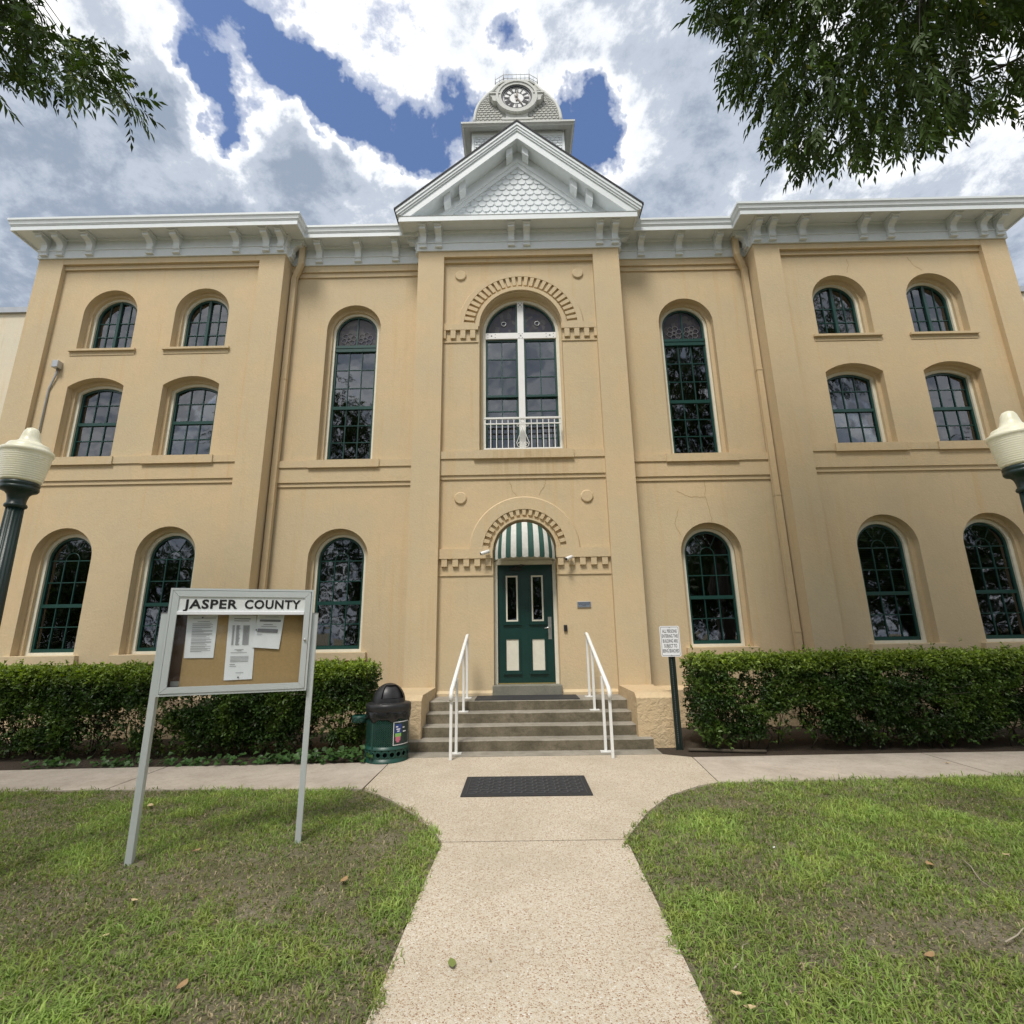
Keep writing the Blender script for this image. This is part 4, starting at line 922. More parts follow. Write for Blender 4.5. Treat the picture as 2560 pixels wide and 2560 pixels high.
# ------------------------------------------------------------------ steps and entrance things
ST = thing('entrance_steps', 'grey concrete steps leading up to the green door', 'steps', (0, -1.0, 0))
YS, TR, RS = -1.479, .2797, .1467
for k in range(4):
    hwk = 1.762 if k == 0 else 1.586; y0 = YS+k*TR; z0 = k*RS
    bm_ = MB(); nseg = 14; y1 = (.11 if k == 3 else YS+(k+1)*TR+.02); xs = [-hwk+2*hwk*i/nseg for i in range(nseg+1)]
    v = []; f = []
    for x in xs:
        e = random.uniform(.006, .014); v += [(x, y0+random.uniform(-.002, .003), z0), (x, y0, z0+RS-e), (x, y0+e, z0+RS), (x, y1, z0+RS), (x, y1, z0)]
    for i in range(nseg):
        for j in range(5): q = (j+1) % 5; f.append((5*i+j, 5*i+q, 5*i+5+q, 5*i+5+j))
    f += [(0, 1, 2, 3, 4), tuple(5*nseg+j for j in (4, 3, 2, 1, 0))]
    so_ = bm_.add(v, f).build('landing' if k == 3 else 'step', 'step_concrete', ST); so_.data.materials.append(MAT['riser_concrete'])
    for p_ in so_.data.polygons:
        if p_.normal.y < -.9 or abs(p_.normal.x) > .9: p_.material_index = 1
def handrail(s, lb):
    X = s*1.045+.012; H = thing('handrail', lb, 'handrail', (X, -1.98, 0), 'white handrails on the entrance steps'); q = .019
    def post(x, y, z0, z1, plate=True):
        MB().bevbox(x-q, x+q, y-q, y+q, z0, z1, .003).build('post', 'white_metal', H)
        if plate: MB().box(x-.075, x+.075, y-.05, y+.05, z0, z0+.012).build('base_plate', 'white_metal', H)
    zr = lambda y: 1.60-(-.28-y)*.445
    post(X+s*.03, -1.975, .002, zr(-1.975)-.01, False); post(X, -1.60, .004, zr(-1.60), True); post(X-s*.01, -.76, 3*RS, zr(-.76), True); post(X-s*.015, -.26, 4*RS, zr(-.26), True)
    MB().tube([(X-s*.02, -.22, 1.615), (X-s*.015, -.30, zr(-.30)+.015), (X+s*.03, -1.955, zr(-1.955)+.02), (X+s*.03, -1.995, zr(-1.99)-.02), (X+s*.03, -2.0, zr(-2)-.09)], .029, 10).build('rail', 'white_metal', H)
handrail(-1, 'white metal handrail on the side of the steps nearer the rubbish bin'); handrail(1, 'white metal handrail on the side of the steps nearer the posted white sign')
def mat_(name, label, x0, x1, y0, y1, z, ridges):
    T = thing(name, label, 'mat', ((x0+x1)/2, (y0+y1)/2, z)); MB().bevbox(x0, x1, y0, y1, z, z+.014, .004).build('mat_base', 'black_rubber', T)
    if ridges:
        mb = MB(); h = z+.0135; dx, dy = .118, .118; row = 0; y = y0+.055
        while y < y1-.06:
            x = x0+.075+(row % 2)*0.04
            while x < x1-.15: mb.box(x, x+.085, y, y+.016, h, h+.007); mb.box(x+.074, x+.088, y+.016, y+.062, h, h+.006); x += dx
            y += .062; row += 1
        mb.box(x0+.05, x0+.056, y0+.03, y1-.03, h, h+.005).box(x1-.056, x1-.05, y0+.03, y1-.03, h, h+.005)
        mb.build('tread_ridges', 'rubber_ridge', T)
    return T
mat_('door_mat', 'black rubber mat with zigzag ridges lying on the pebbled path', -.752, .596, -3.597, -2.866, .002, True)
mat_('landing_mat', 'plain black mat on the top landing under the door', -.86, .84, -.62, .0, 4*RS, False)
# awning
def awning():
    A = thing('door_awning', 'green and white striped dome awning over the door', 'awning', (.01, PC, 2.97)); hw, zs, P0, cx = .575, 3.11, .46, .01; ns = 15
    def S(u, t):
        H_ = math.sqrt(max(0, 1-u*u)); return (cx+hw*u*(1-.06*t), PC-.005-P0*(max(0, 1-abs(u)**2.6))**.5*math.cos(t*PI/2)-.004, zs+hw*H_*math.sin(t*PI/2)*1.0)
    edges = [math.sin((-1+2*i/ns)*PI/2*.86)/math.sin(PI/2*.86) for i in range(ns+1)]
    for k in range(ns):
        v = []; f = []; nu, ntt = 3, 12
        for i in range(nu+1):
            u = max(-.995, min(.995, edges[k]+(edges[k+1]-edges[k])*i/nu))
            for j in range(ntt+1): v.append(S(u, j/ntt))
        for i in range(nu):
            for j in range(ntt): a = i*(ntt+1)+j; f.append((a, a+ntt+1, a+ntt+2, a+1))
        sp_ = MB().add(v, f, True).build('stripe', 'awn_green' if k % 2 == 0 else 'awn_white', A, fixn=False)
        v = []; f = []
        for i in range(nu+1):
            u = max(-.995, min(.995, edges[k]+(edges[k+1]-edges[k])*i/nu)); p = S(u, 0)
            v += [(p[0], p[1]-.003, p[2]+.004), (p[0]*1.005, p[1]-.004, 3.03), (p[0]*1.005, p[1]+.012, 2.958+.010*math.cos(i/nu*2*PI))]
        for i in range(nu):
            for j in range(2): a = i*3+j; f.append((a, a+3, a+4, a+1))
        MB().add(v, f, True).build('valance', 'awn_green' if k % 2 == 0 else 'awn_white', A, fixn=False)
simple('awn_green', (.018, .070, .055), .75, var=.3, scale=9); simple('awn_white', (.58, .58, .54), .8, var=.25, scale=11)
awning()
def seccam(x, z, rot, lb):
    T = thing('security_camera', lb, 'camera', (x, PC, z)); a = rot
    MB().lathe([(.0, 0), (.045, .0), (.045, .03), (.02, .04), (.0, .04)], 0, 0, 14).build('base', 'white_paint', T)
    o = T.children[0]; o.data.transform(Matrix.Rotation(PI/2, 4, 'X')); o.location = (0, -.06, 0)
    d = Vector((math.sin(a)*.8, -math.cos(a)*.75, -.28)).normalized(); p0 = Vector((x, PC-.14, z-.005))
    MB().tube([(x, PC-.09, z), p0], .018, 8).build('bracket_arm', 'white_paint', T)
    MB().tube([p0-d*.07, p0-d*.065, p0+d*.10, p0+d*.105], [.02, .034, .034, .03], 14).build('housing', 'white_paint', T)
    MB().tube([p0+d*.103, p0+d*.109], .026, 14).build('lens', 'black_plastic', T)
seccam(-.71, 3.11, -1.15, 'white security camera left of the striped awning'); seccam(.83, 2.985, -.75, 'white security camera right of the striped awning')
def plaque():
    T = thing('plaque', 'small blue-grey metal plaque on the wall right of the door', 'plaque', (1.07, PC, 2.13))
    MB().bevbox(.945, 1.195, PC-.02, PC, 2.08, 2.19, .004).build('plate', 'galvanised', T); MB().box(.955, 1.185, PC-.023, PC-.01, 2.09, 2.18).build('face', 'plaque_face', T)
    mb = MB()
    for r, (a, b) in enumerate(((.965, 1.175), (.975, 1.165), (1.04, 1.10))):
        x = a
        while x < b: L_ = random.uniform(.012, .028); mb.box(x, min(x+L_, b), PC-.025, PC-.02, 2.158-r*.025, 2.166-r*.025); x += L_+.008
    mb.build('lettering', 'ink', T)
simple('plaque_face', (.20, .24, .30), .4, .3); plaque()
o = MB().bevbox(.685, .747, PC-.035, PC, 1.662, 1.776, .006).build('card_reader', 'black_plastic'); base_at(o, (.716, PC, 1.66)); tag(o, 'small black card reader on the wall beside the door handle', 'card reader')
# ------------------------------------------------------------------ notice board
def board():
    A0, B0 = Vector((-3.0, -5.07, 0)), Vector((-1.93, -4.69, 0)); ang = math.atan2(.38, 1.07)
    T = thing('notice_board', 'aluminium notice board on two posts, headed Jasper County, standing on the lawn', 'notice board', A0)
    T.rotation_euler.z = 0
    ca, sa = math.cos(ang), math.sin(ang)
    def W(pts): return [(A0.x+s*ca-d*sa*-1*-1, A0.y+s*sa+d*ca, z) for s, d, z in pts]     # s along, d back
    def pb(mb_, name, mat, parent=T):
        mb_.v = W(mb_.v); return mb_.build(name, mat, parent)
    for a, b in ((-.052, -.006), (1.103, 1.149)):
        L_ = pb(MB().bevbox(a, b, -.005, .075, -.06, 1.80, .004), 'post', 'aluminium'); 
        L2 = pb(MB().box(a-.001, b+.001, -.006, .076, 1.796, 1.806), 'post_cap', 'galvanised')
    # case: back, sides, face frame
    d0, d1 = -.035, .055
    c = MB().box(0, 1.10, d1-.008, d1, 1.155, 2.005).box(0, .012, d0+.012, d1-.008, 1.155, 2.005).box(1.088, 1.10, d0+.012, d1-.008, 1.155, 2.005).box(.012, 1.088, d0+.012, d1-.008, 1.155, 1.167).box(.012, 1.088, d0+.012, d1-.008, 1.993, 2.005)
    pb(c, 'case', 'aluminium')
    F = MB(); o_ = [(.0, 1.155), (1.10, 1.155), (1.10, 2.005), (0, 2.005)]; i0 = [(.016, 1.171), (1.084, 1.171), (1.084, 1.989), (.016, 1.989)]
    F.ring(o_, i0, d0, d0+.012); pb(F, 'case_edge', 'aluminium')
    xx = [.020, .066, 1.034, 1.080]; zz = [1.175, 1.222, 1.936, 1.985]
    for q in ([(xx[0], zz[0]), (xx[3], zz[0]), (xx[2], zz[1]), (xx[1], zz[1])], [(xx[3], zz[0]), (xx[3], zz[3]), (xx[2], zz[2]), (xx[2], zz[1])], [(xx[3], zz[3]), (xx[0], zz[3]), (xx[1], zz[2]), (xx[2], zz[2])], [(xx[0], zz[3]), (xx[0], zz[0]), (xx[1], zz[1]), (xx[1], zz[2])]):
        cxm = sum(p[0] for p in q)/4; czm = sum(p[1] for p in q)/4
        q = [(cxm+(p[0]-cxm)*.997, czm+(p[1]-czm)*.997) for p in q]; pb(MB().prism(q, d0-.006, d0+.014), 'face_frame', 'aluminium')
    pb(MB().box(.018, 1.082, d0+.004, d0+.010, 1.173, 1.987), 'frame_gap', 'ink') if False else None
    pb(MB().box(.066, 1.034, d0+.004, d0+.014, 1.815, 1.936), 'header_panel', 'header')
    pb(MB().bevbox(.066, 1.034, d0-.012, d0+.012, 1.787, 1.816, .003), 'header_rail', 'sign_white')
    pb(MB().box(.132, 1.086, d1-.016, d1-.009, 1.169, 1.99), 'cork_panel', 'cork')
    pb(MB().box(.013, .131, d1-.012, d1-.0085, 1.17, 1.99), 'backing', 'case_brown'); pb(MB().box(.07, .13, d1-.018, d1-.0125, 1.222, 1.262), 'metal_plate', 'galvanised')
    pb(MB().add([(.066, d0+.008, 1.222), (1.034, d0+.008, 1.222), (1.034, d0+.008, 1.787), (.066, d0+.008, 1.787)], [(0, 1, 2, 3)]), 'glazing', 'clear_glass')
    lk = MB().lathe([(0, 0), (.010, 0), (.010, .012), (.006, .014), (0, .014)], 0, 0, 12); lk.v = [(1.058+x, d0-.006-z, 1.574+y) for x, y, z in lk.v]; pb(lk, 'lock', 'brushed')
    for word, s0, s1 in (('JASPER', .103, .503), ('COUNTY', .557, .999)):
        v, f = text_mesh(word, .1, .0030, 1.0, 1.10); x0, x1 = min(p[0] for p in v), max(p[0] for p in v); y0, y1 = 0, max(p[1] for p in v)
        k = (s1-s0)/(x1-x0); kz = .074/y1
        pb(MB().add([(s0+(x-x0)*k, d0+.0015, 1.840+y*kz) for x, y in v], f), 'lettering', 'black_paint')
    # papers pinned to the cork
    yp = d1-.0185
    def paper(corners, label, lines, lay=0, pins=()):
        P = thing('notice_sheet', label, 'paper', W([(corners[3][0], yp-lay, corners[3][1])])[0], 'paper notices pinned inside the board')
        tl, tr_, br, bl = [Vector(c_) for c_ in corners]; n = 6; v = []; f = []
        pt = lambda u, w_: tl.lerp(tr_, u).lerp(bl.lerp(br, u), w_)
        for i in range(n+1):
            for j in range(n+1): p = pt(i/n, j/n); v.append((p.x, yp-lay-.002-.003*(j/n)**2*abs(math.sin(i*.9+lay*90)), p.y))
        for i in range(n):
            for j in range(n): a = i*(n+1)+j; f.append((a, a+n+1, a+n+2, a+1))
        pb(MB().add(v, f), 'sheet', 'paper', P)
        mb = MB()
        for (w0, w1, u0, u1) in lines:
            q = [pt(u0, w0), pt(u1, w0), pt(u1, w1), pt(u0, w1)]; mb.add([(p.x, yp-lay-.0068, p.y) for p in q], [(0, 1, 2, 3)])
        if mb.v: pb(mb, 'print', 'ink_grey', P)
        for (u, w_) in pins:
            p = pt(u, w_); k = MB().lathe([(0, 0), (.006, 0), (.005, .006), (0, .007)], 0, 0, 8); k.v = [(p.x+x, yp-lay-.005-z, p.y+y) for x, y, z in k.v]; pb(k, 'pin', 'ink', P)
    L1 = [(.07, .078, .2, .95), (.15, .16, .35, .75)]; w_ = .19
    while w_ < .86:
        k = random.randint(1, 3)
        for i in range(k): L1.append((w_, w_+.008, .19, .87 if i < k-1 else random.uniform(.5, .86))); w_ += .018
        w_ += .016
    paper([(.128, 1.786), (.353, 1.789), (.356, 1.439), (.141, 1.442)], 'paper notice with close text, pinned nearest the left edge of the board', L1, 0, [(.5, .06)])
    L2 = [(.05, .06, .2, .8), (.085, .093, .2, .75)]
    for i in range(26): L2 += [(.16+i*.012, .166+i*.012, .16, .24), (.16+i*.012, .166+i*.012, .30, random.uniform(.4, .46)), (.16+i*.012, .166+i*.012, .55, .78)]
    L2 += [(.535, .543, .3, .62), (.55, .557, .38, .55), (.58, .586, .17, .75)]+[(.64+i*.02, .646+i*.02, .17, .82) for i in range(5)]+[(.76, .768, .17, .35), (.79, .796, .17, .4), (.89, .896, .4, .68)]
    paper([(.436, 1.788), (.649, 1.784), (.664, 1.259), (.451, 1.256)], 'long paper list of names pinned in the middle of the board, reaching lowest', L2, .0, [(.5, .96)])
    L3 = [(.05, .06, .3, .8), (.14, .20, .12, .9), (.28, .296, .28, .62), (.34, .352, .2, .78), (.42, .53, .10, .85), (.58, .592, .1, .3), (.61, .618, .1, .26)]
    paper([(.657, 1.788), (.871, 1.786), (.851, 1.499), (.638, 1.518)], 'short paper notice overlapping the long list, slightly tilted', L3, .006, [(.05, .46)])
simple('header', (.70, .73, .72), .5, var=.03); simple('case_brown', (.07, .035, .022), .5)
board()
# ------------------------------------------------------------------ white sign on post
def sign():
    x0, x1, z0, z1, Y = 1.965, 2.258, 1.262, 1.702, -1.5
    T = thing('warning_sign', 'white rectangular sign on a dark green post beside the pedestal', 'sign', (2.115, Y, 0))
    p = MB()
    for a, b, c, d in ((2.078, 2.092, -.012, .028), (2.138, 2.152, -.012, .028), (2.092, 2.138, .016, .028)): p.box(a, b, Y+.012+c, Y+.012+d, -.03, 1.69)
    for a, b in ((2.066, 2.080), (2.150, 2.164)): p.box(a, b, Y+.0, Y+.008, -.03, 1.69)
    P = p.build('post', 'dark_metal', T); hb = MB(); z = .08
    while z < 1.25: hb.prism([(2.115+.005*math.cos(2*PI*i/6), z+.006*math.sin(2*PI*i/6)) for i in range(6)], Y+.0265, Y+.030); z += .0254
    hb.build('post_holes', 'ink_grey', P)
    def rr(a, b, c, d, r):
        q = []
        for cx, cz, s in ((b-r, c+r, -.5), (b-r, d-r, 0), (a+r, d-r, .5), (a+r, c+r, 1)): q += [(cx+r*math.cos(PI*(s+.5*k/5)), cz+r*math.sin(PI*(s+.5*k/5))) for k in range(6)]
        return q
    MB().prism(rr(x0, x1, z0, z1, .025), Y-.004, Y-.001).build('panel', 'sign_white', T)
    MB().ring(rr(x0+.014, x1-.014, z0+.014, z1-.014, .018), rr(x0+.018, x1-.018, z0+.018, z1-.018, .015), Y-.0055, Y-.0035).build('border', 'ink', T)
    for k, (tx, wd) in enumerate((('ALL PERSONS', .215), ('ENTERING THIS', .235), ('BUILDING ARE', .22), ('SUBJECT TO', .19), ('BEING SEARCHED', .24))):
        v, f = text_mesh(tx, .1, .001); a, b = min(q[0] for q in v), max(q[0] for q in v); h = max(q[1] for q in v)
        zz = z1-.098-k*.0705; cx = (x0+x1)/2
        MB().add([(cx+((q[0]-a)/(b-a)-.5)*wd, Y-.0055, zz+q[1]/h*.048) for q in v], f).build('lettering', 'ink', T)
    for z in (z0+.022, z1-.022):
        MB().prism([((x0+x1)/2+.006*math.cos(2*PI*i/8), z+.006*math.sin(2*PI*i/8)) for i in range(8)], Y-.010, Y-.003).build('bolt', 'galvanised', T)
sign()
# ------------------------------------------------------------------ rubbish bin
def bin_():
    cx, cy, r = -1.94, -1.865, .285
    T = thing('rubbish_bin', 'green perforated metal rubbish bin with black domed lid beside the steps', 'bin', (cx, cy, 0))
    def holed(z0, z1, rows, cols, fill, a0=0, a1=2*PI, rad=r, k=8):
        mb = MB(); hgt = (z1-z0)/rows; da = (a1-a0)/cols
        for i in range(rows):
            for j in range(cols):
                ac = a0+(j+.5)*da; zc = z0+(i+.5)*hgt; off = 0
                out = []; inn = []
                for t in range(k):
                    th = 2*PI*(t+.5)/k; ux, uz = math.cos(th), math.sin(th); m_ = max(abs(ux), abs(uz)); out.append((ac+da/2*ux/m_, zc+hgt/2*uz/m_))
                    hr = fill*min(da*rad, hgt)/2; inn.append((ac+hr*ux/rad, zc+hr*uz))
                if k == 8: out = [(ac+da/2*math.copysign(1, math.cos(2*PI*(t+.5)/8)) if abs(math.cos(2*PI*(t+.5)/8)) > .5 else ac+da/2*math.cos(2*PI*(t+.5)/8)/.92, zc+hgt/2*math.copysign(1, math.sin(2*PI*(t+.5)/8)) if abs(math.sin(2*PI*(t+.5)/8)) > .5 else zc+hgt/2*math.sin(2*PI*(t+.5)/8)/.92) for t in range(8)]
                v = [(cx+rad*math.cos(a), cy+rad*math.sin(a), z) for a, z in out]+[(cx+rad*math.cos(a), cy+rad*math.sin(a), z) for a, z in inn]
                mb.add(v, [(t, (t+1) % k, k+(t+1) % k, k+t) for t in range(k)], True)
        return mb
    body = holed(.20, .53, 15, 60, .70); body.lathe([(r+.004, .0), (r+.006, .008), (r, .014), (r, .055)], cx, cy, 60)
    band = holed(.055, .155, 1, 20, .62, k=16); body.v += []
    o0 = len(body.v); body.add(band.v, band.f, True)
    for i in range(1, 20): pass
    body.lathe([(r, .155), (r+.006, .16), (r+.006, .168), (r, .173), (r, .20)], cx, cy, 60); body.lathe([(r, .53), (r, .60), (r+.004, .63)], cx, cy, 60)
    for a in (-PI*.66, -PI*.66+2*PI/3, -PI*.66+4*PI/3):
        p = [(a-.045, r+.005), (a+.045, r+.005)]; body.add([(cx+q[1]*math.cos(q[0]), cy+q[1]*math.sin(q[0]), z) for z in (.01, .60) for q in p], [(0, 1, 3, 2)])
    rg = MB()
    B = body.build('body', 'bin_green', T, fixn=False)
    for j in range(20):
        ac = 2*PI*(j+.5)/20; rg.tube([(cx+(r+.003)*math.cos(ac+.034/r*math.cos(2*PI*t/14)), cy+(r+.003)*math.sin(ac+.034/r*math.cos(2*PI*t/14)), .105+.034*math.sin(2*PI*t/14)) for t in range(15)], .0045, 4, caps=False)
    rg.build('hole_rims', 'bin_green', B)
    MB().lathe([(.245, .03), (.255, .6)], cx, cy, 32).build('liner', 'black_bag', T)
    rr = random.Random(3); ph = [rr.uniform(0, 6.28) for _ in range(6)]
    def wr(i, k):
        a = 2*PI*i/90; return 1+.012*math.sin(9*a+ph[0]+k)+.012*math.sin(17*a+ph[1]+1.7*k)+.008*math.sin(31*a+ph[2]-2*k)
    lo = MB().lathe([(r+.002, .52), (r+.012, .53), (r+.016, .56), (r+.012, .60), (r+.014, .635), (r+.002, .65)], cx, cy, 90, True, wr)
    lo.v = [(x, y, z+.018*math.sin(7*math.atan2(y-cy, x-cx))+.01*math.sin(13*math.atan2(y-cy, x-cx)) if z < .54 else z) for x, y, z in lo.v]
    lo.build('bag_cuff', 'black_bag', T)
    MB().lathe([(r+.008, .625), (r+.018, .63), (r+.020, .705), (r+.010, .722), (.235, .732), (.222, .738)], cx, cy, 48).build('lid_rim', 'black_plastic', T)
    # dome with a swinging flap facing front right
    R = .222; v = []; f = []; nA, nB = 48, 14; fa = -PI*.33
    for j in range(nB+1):
        e = PI/2*j/nB
        for i in range(nA): a = 2*PI*i/nA; v.append((cx+R*math.cos(e)*math.cos(a), cy+R*math.cos(e)*math.sin(a), .735+R*1.1*math.sin(e)))
    for j in range(nB):
        for i in range(nA):
            a = 2*PI*(i+.5)/nA; d = (a-fa+PI) % (2*PI)-PI; k = (i+1) % nA
            if abs(d) < .80 and 2 <= j < 10: continue
            f.append((j*nA+i, j*nA+k, (j+1)*nA+k, (j+1)*nA+i))
    D = MB().add(v, f, True).build('dome', 'black_plastic', T)
    fd = Vector((math.cos(fa), math.sin(fa), 0)); fs = Vector((-math.sin(fa), math.cos(fa), 0)); c = Vector((cx, cy, .735)); v = []
    for i in range(9):
        u = -1+i/4
        for j in range(7): t = j/6; e = PI/2*(2+8*t)/nB; p = c+fd*(R*math.cos(e)*math.cos(.78*u)*.88-.025)+fs*(R*math.cos(e)*math.sin(.78*u)*.99)+Vector((0, 0, R*1.1*math.sin(e))); v.append(p)
    MB().add(v, [(i*7+j, i*7+7+j, i*7+8+j, i*7+j+1) for i in range(8) for j in range(6)], True).build('flap', 'black_plastic', D)
    # sticker
    def curved(a0, a1, z0, z1, rad, name, mat, par):
        n = 8; v = []
        for i in range(n+1): a = a0+(a1-a0)*i/n; v += [(cx+rad*math.cos(a), cy+rad*math.sin(a), z0), (cx+rad*math.cos(a), cy+rad*math.sin(a), z1)]
        return MB().add(v, [(2*i, 2*i+2, 2*i+3, 2*i+1) for i in range(n)], True).build(name, mat, par)
    S = curved(-1.08, -.12, .215, .505, r+.004, 'sticker', 'sign_white', T); curved(-1.05, -.15, .225, .495, r+.0055, 'field', 'sticker_dark', S)
    curved(-1.0, -.68, .36, .475, r+.007, 'print', 'sticker_blue', S); curved(-.99, -.69, .32, .362, r+.0075, 'print', 'sticker_green', S)
    curved(-.97, -.72, .27, .322, r+.007, 'print', 'sticker_pink', S); curved(-.92, -.78, .25, .272, r+.007, 'print', 'sticker_pink', S)
    for a0, a1, z in ((-.97, -.86, .435), (-.94, -.75, .405), (-.90, -.78, .38), (-.62, -.5, .42), (-.6, -.4, .37)): curved(a0, a1, z, z+.014, r+.0085, 'print', 'sign_white', S)
    # ash tray on the side
    ax, ay = cx-r-.11, cy+.03
    at = MB().lathe([(.105, .47), (.108, .475), (.108, .555), (.100, .56), (.095, .55), (0, .545)], ax, ay, 24); at.box(ax+.05, cx-r+.02, ay-.05, ay+.05, .47, .55); AT = at.build('ash_tray', 'bin_green', T)
    h = MB()
    for j in range(9): ac = 2*PI*j/9+.2; h.tube([(ax+.110*math.cos(ac+.028/.11*math.cos(2*PI*t/12)), ay+.110*math.sin(ac+.028/.11*math.cos(2*PI*t/12)), .513+.028*math.sin(2*PI*t/12)) for t in range(13)], .004, 4, caps=False)
    h.build('tray_rings', 'dark_metal', AT)
bin_()
# ------------------------------------------------------------------ street lamps
LZ = []
def lamp(x, y, lb):
    T = thing('lamp_post', lb, 'lamp', (x, y, 0), 'globe lamps on the lawn'); LZ.append(T)
    MB().lathe([(.17, -.03), (.17, .06), (.155, .08), (.155, .30), (.14, .34), (.115, .42), (.095, .52), (.085, .56), (.092, .58), (.08, .60)], x, y, 24).build('base', 'lamp_green', T)
    fl = lambda i, k: 1-.07*(1 if i % 4 in (1, 2) else 0)
    MB().lathe([(.080, .58), (.054, 2.64)], x, y, 64, True, fl).build('shaft', 'lamp_green', T)
    MB().lathe([(.052, 2.63), (.066, 2.638), (.070, 2.65), (.066, 2.662), (.057, 2.67), (.058, 2.70), (.066, 2.735), (.084, 2.758), (.110, 2.768), (.118, 2.78), (.118, 2.797), (.111, 2.803), (.118, 2.81), (.118, 2.832), (.105, 2.84)], x, y, 32).build('capital', 'lamp_green', T)
    g = [(.105, 2.835), (.118, 2.845)]
    for k in range(13): t = k/12; rr_ = .122+.030*t**.8; g += [(rr_, 2.850+.20*t), (rr_+.0035, 2.857+.20*t), (rr_+.0010, 2.862+.20*t)]
    g += [(.162, 3.070), (.166, 3.085), (.162, 3.100), (.140, 3.112), (.136, 3.125), (.124, 3.145), (.090, 3.160), (.068, 3.180), (.060, 3.215), (.050, 3.26), (.036, 3.285), (.016, 3.295), (.0, 3.297)]
    MB().lathe(g, x, y, 40).build('globe', 'globe_glass', T)
lamp(-4.005, -5.53, 'dark green fluted lamp post with cream globe near the notice board'); lamp(3.785, -5.50, 'dark green fluted lamp post with cream globe at the right edge of the lawn')
for T_ in LZ: T_.location.z = -.04
# ------------------------------------------------------------------ things on the inner window sill, hose
def sill_things():
    z = 1.49
    for x, h, lb in ((6.47, .10, 'white mug behind the right-wing lower window nearer the door'), (8.50, .085, 'small white cup on the inner sill, left of its pair'), (8.61, .085, 'small white cup on the inner sill beside the globe')):
        o = MB().lathe([(.0, z), (.034, z), (.042, z+.01), (.044, z+h), (.038, z+h), (.036, z+.02), (0, z+.02)], x, PW+.46, 16).build('cup', 'white_paint'); base_at(o, (x, PW+.46, z)); tag(o, lb, 'cup')
    T = thing('desk_globe', 'white desk globe behind the lower window nearest the right edge', 'globe', (8.86, PW+.52, z))
    MB().lathe([(.07, z), (.065, z+.012), (.012, z+.03), (.010, z+.08)], 8.86, PW+.52, 16).build('stand', 'blind', T)
    pr = [(max(.001, .135*math.sin(PI*k/14)), z+.21-.135*math.cos(PI*k/14)) for k in range(15)]; MB().lathe(pr, 8.86, PW+.52, 28).build('sphere', 'white_paint', T)
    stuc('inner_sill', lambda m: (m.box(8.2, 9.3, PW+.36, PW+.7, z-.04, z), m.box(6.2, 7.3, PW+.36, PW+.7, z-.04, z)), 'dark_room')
sill_things()
o = MB().tube([(2.2, -1.62, .02), (2.5, -1.66, .02), (2.9, -1.74, .018), (3.2, -1.78, .02)], .022, 8).build('pipe', 'stem'); base_at(o, (2.2, -1.62, 0)); tag(o, 'thin brown pipe lying on the bed beside the sign post', 'pipe')
# ------------------------------------------------------------------ vegetation
def vnoise(x, y, seed, s):
    r = np.random.default_rng(seed); g = r.random((64, 64)); x = x*s+100; y = y*s+100
    xi = np.floor(x).astype(int); yi = np.floor(y).astype(int); fx = x-xi; fy = y-yi; fx = fx*fx*(3-2*fx); fy = fy*fy*(3-2*fy)
    a = g[xi % 64, yi % 64]; b = g[(xi+1) % 64, yi % 64]; c = g[xi % 64, (yi+1) % 64]; d = g[(xi+1) % 64, (yi+1) % 64]
    return a*(1-fx)*(1-fy)+b*fx*(1-fy)+c*(1-fx)*fy+d*fx*fy
def leaf_quads(pos, dirv, nrm, L, Wd, fold=.25, shape=.45):
    """folded leaf: base, left, tip, right as two triangles sharing the midrib"""
    dirv = dirv/np.linalg.norm(dirv, axis=1, keepdims=True); side = np.cross(dirv, nrm); side /= np.linalg.norm(side, axis=1, keepdims=True)+1e-9; up = np.cross(side, dirv)
    L = L[:, None]; Wd = Wd[:, None]
    b = pos; t = pos+dirv*L-up*L*.12; m = pos+dirv*L*shape
    l = m+side*Wd/2+up*Wd*fold; r = m-side*Wd/2+up*Wd*fold
    n = len(pos); v = np.stack([b, r, t, l], 1).reshape(-1, 3); i = np.arange(n)*4
    f = np.concatenate([np.stack([i, i+1, i+2], 1), np.stack([i, i+2, i+3], 1)]); return v, f
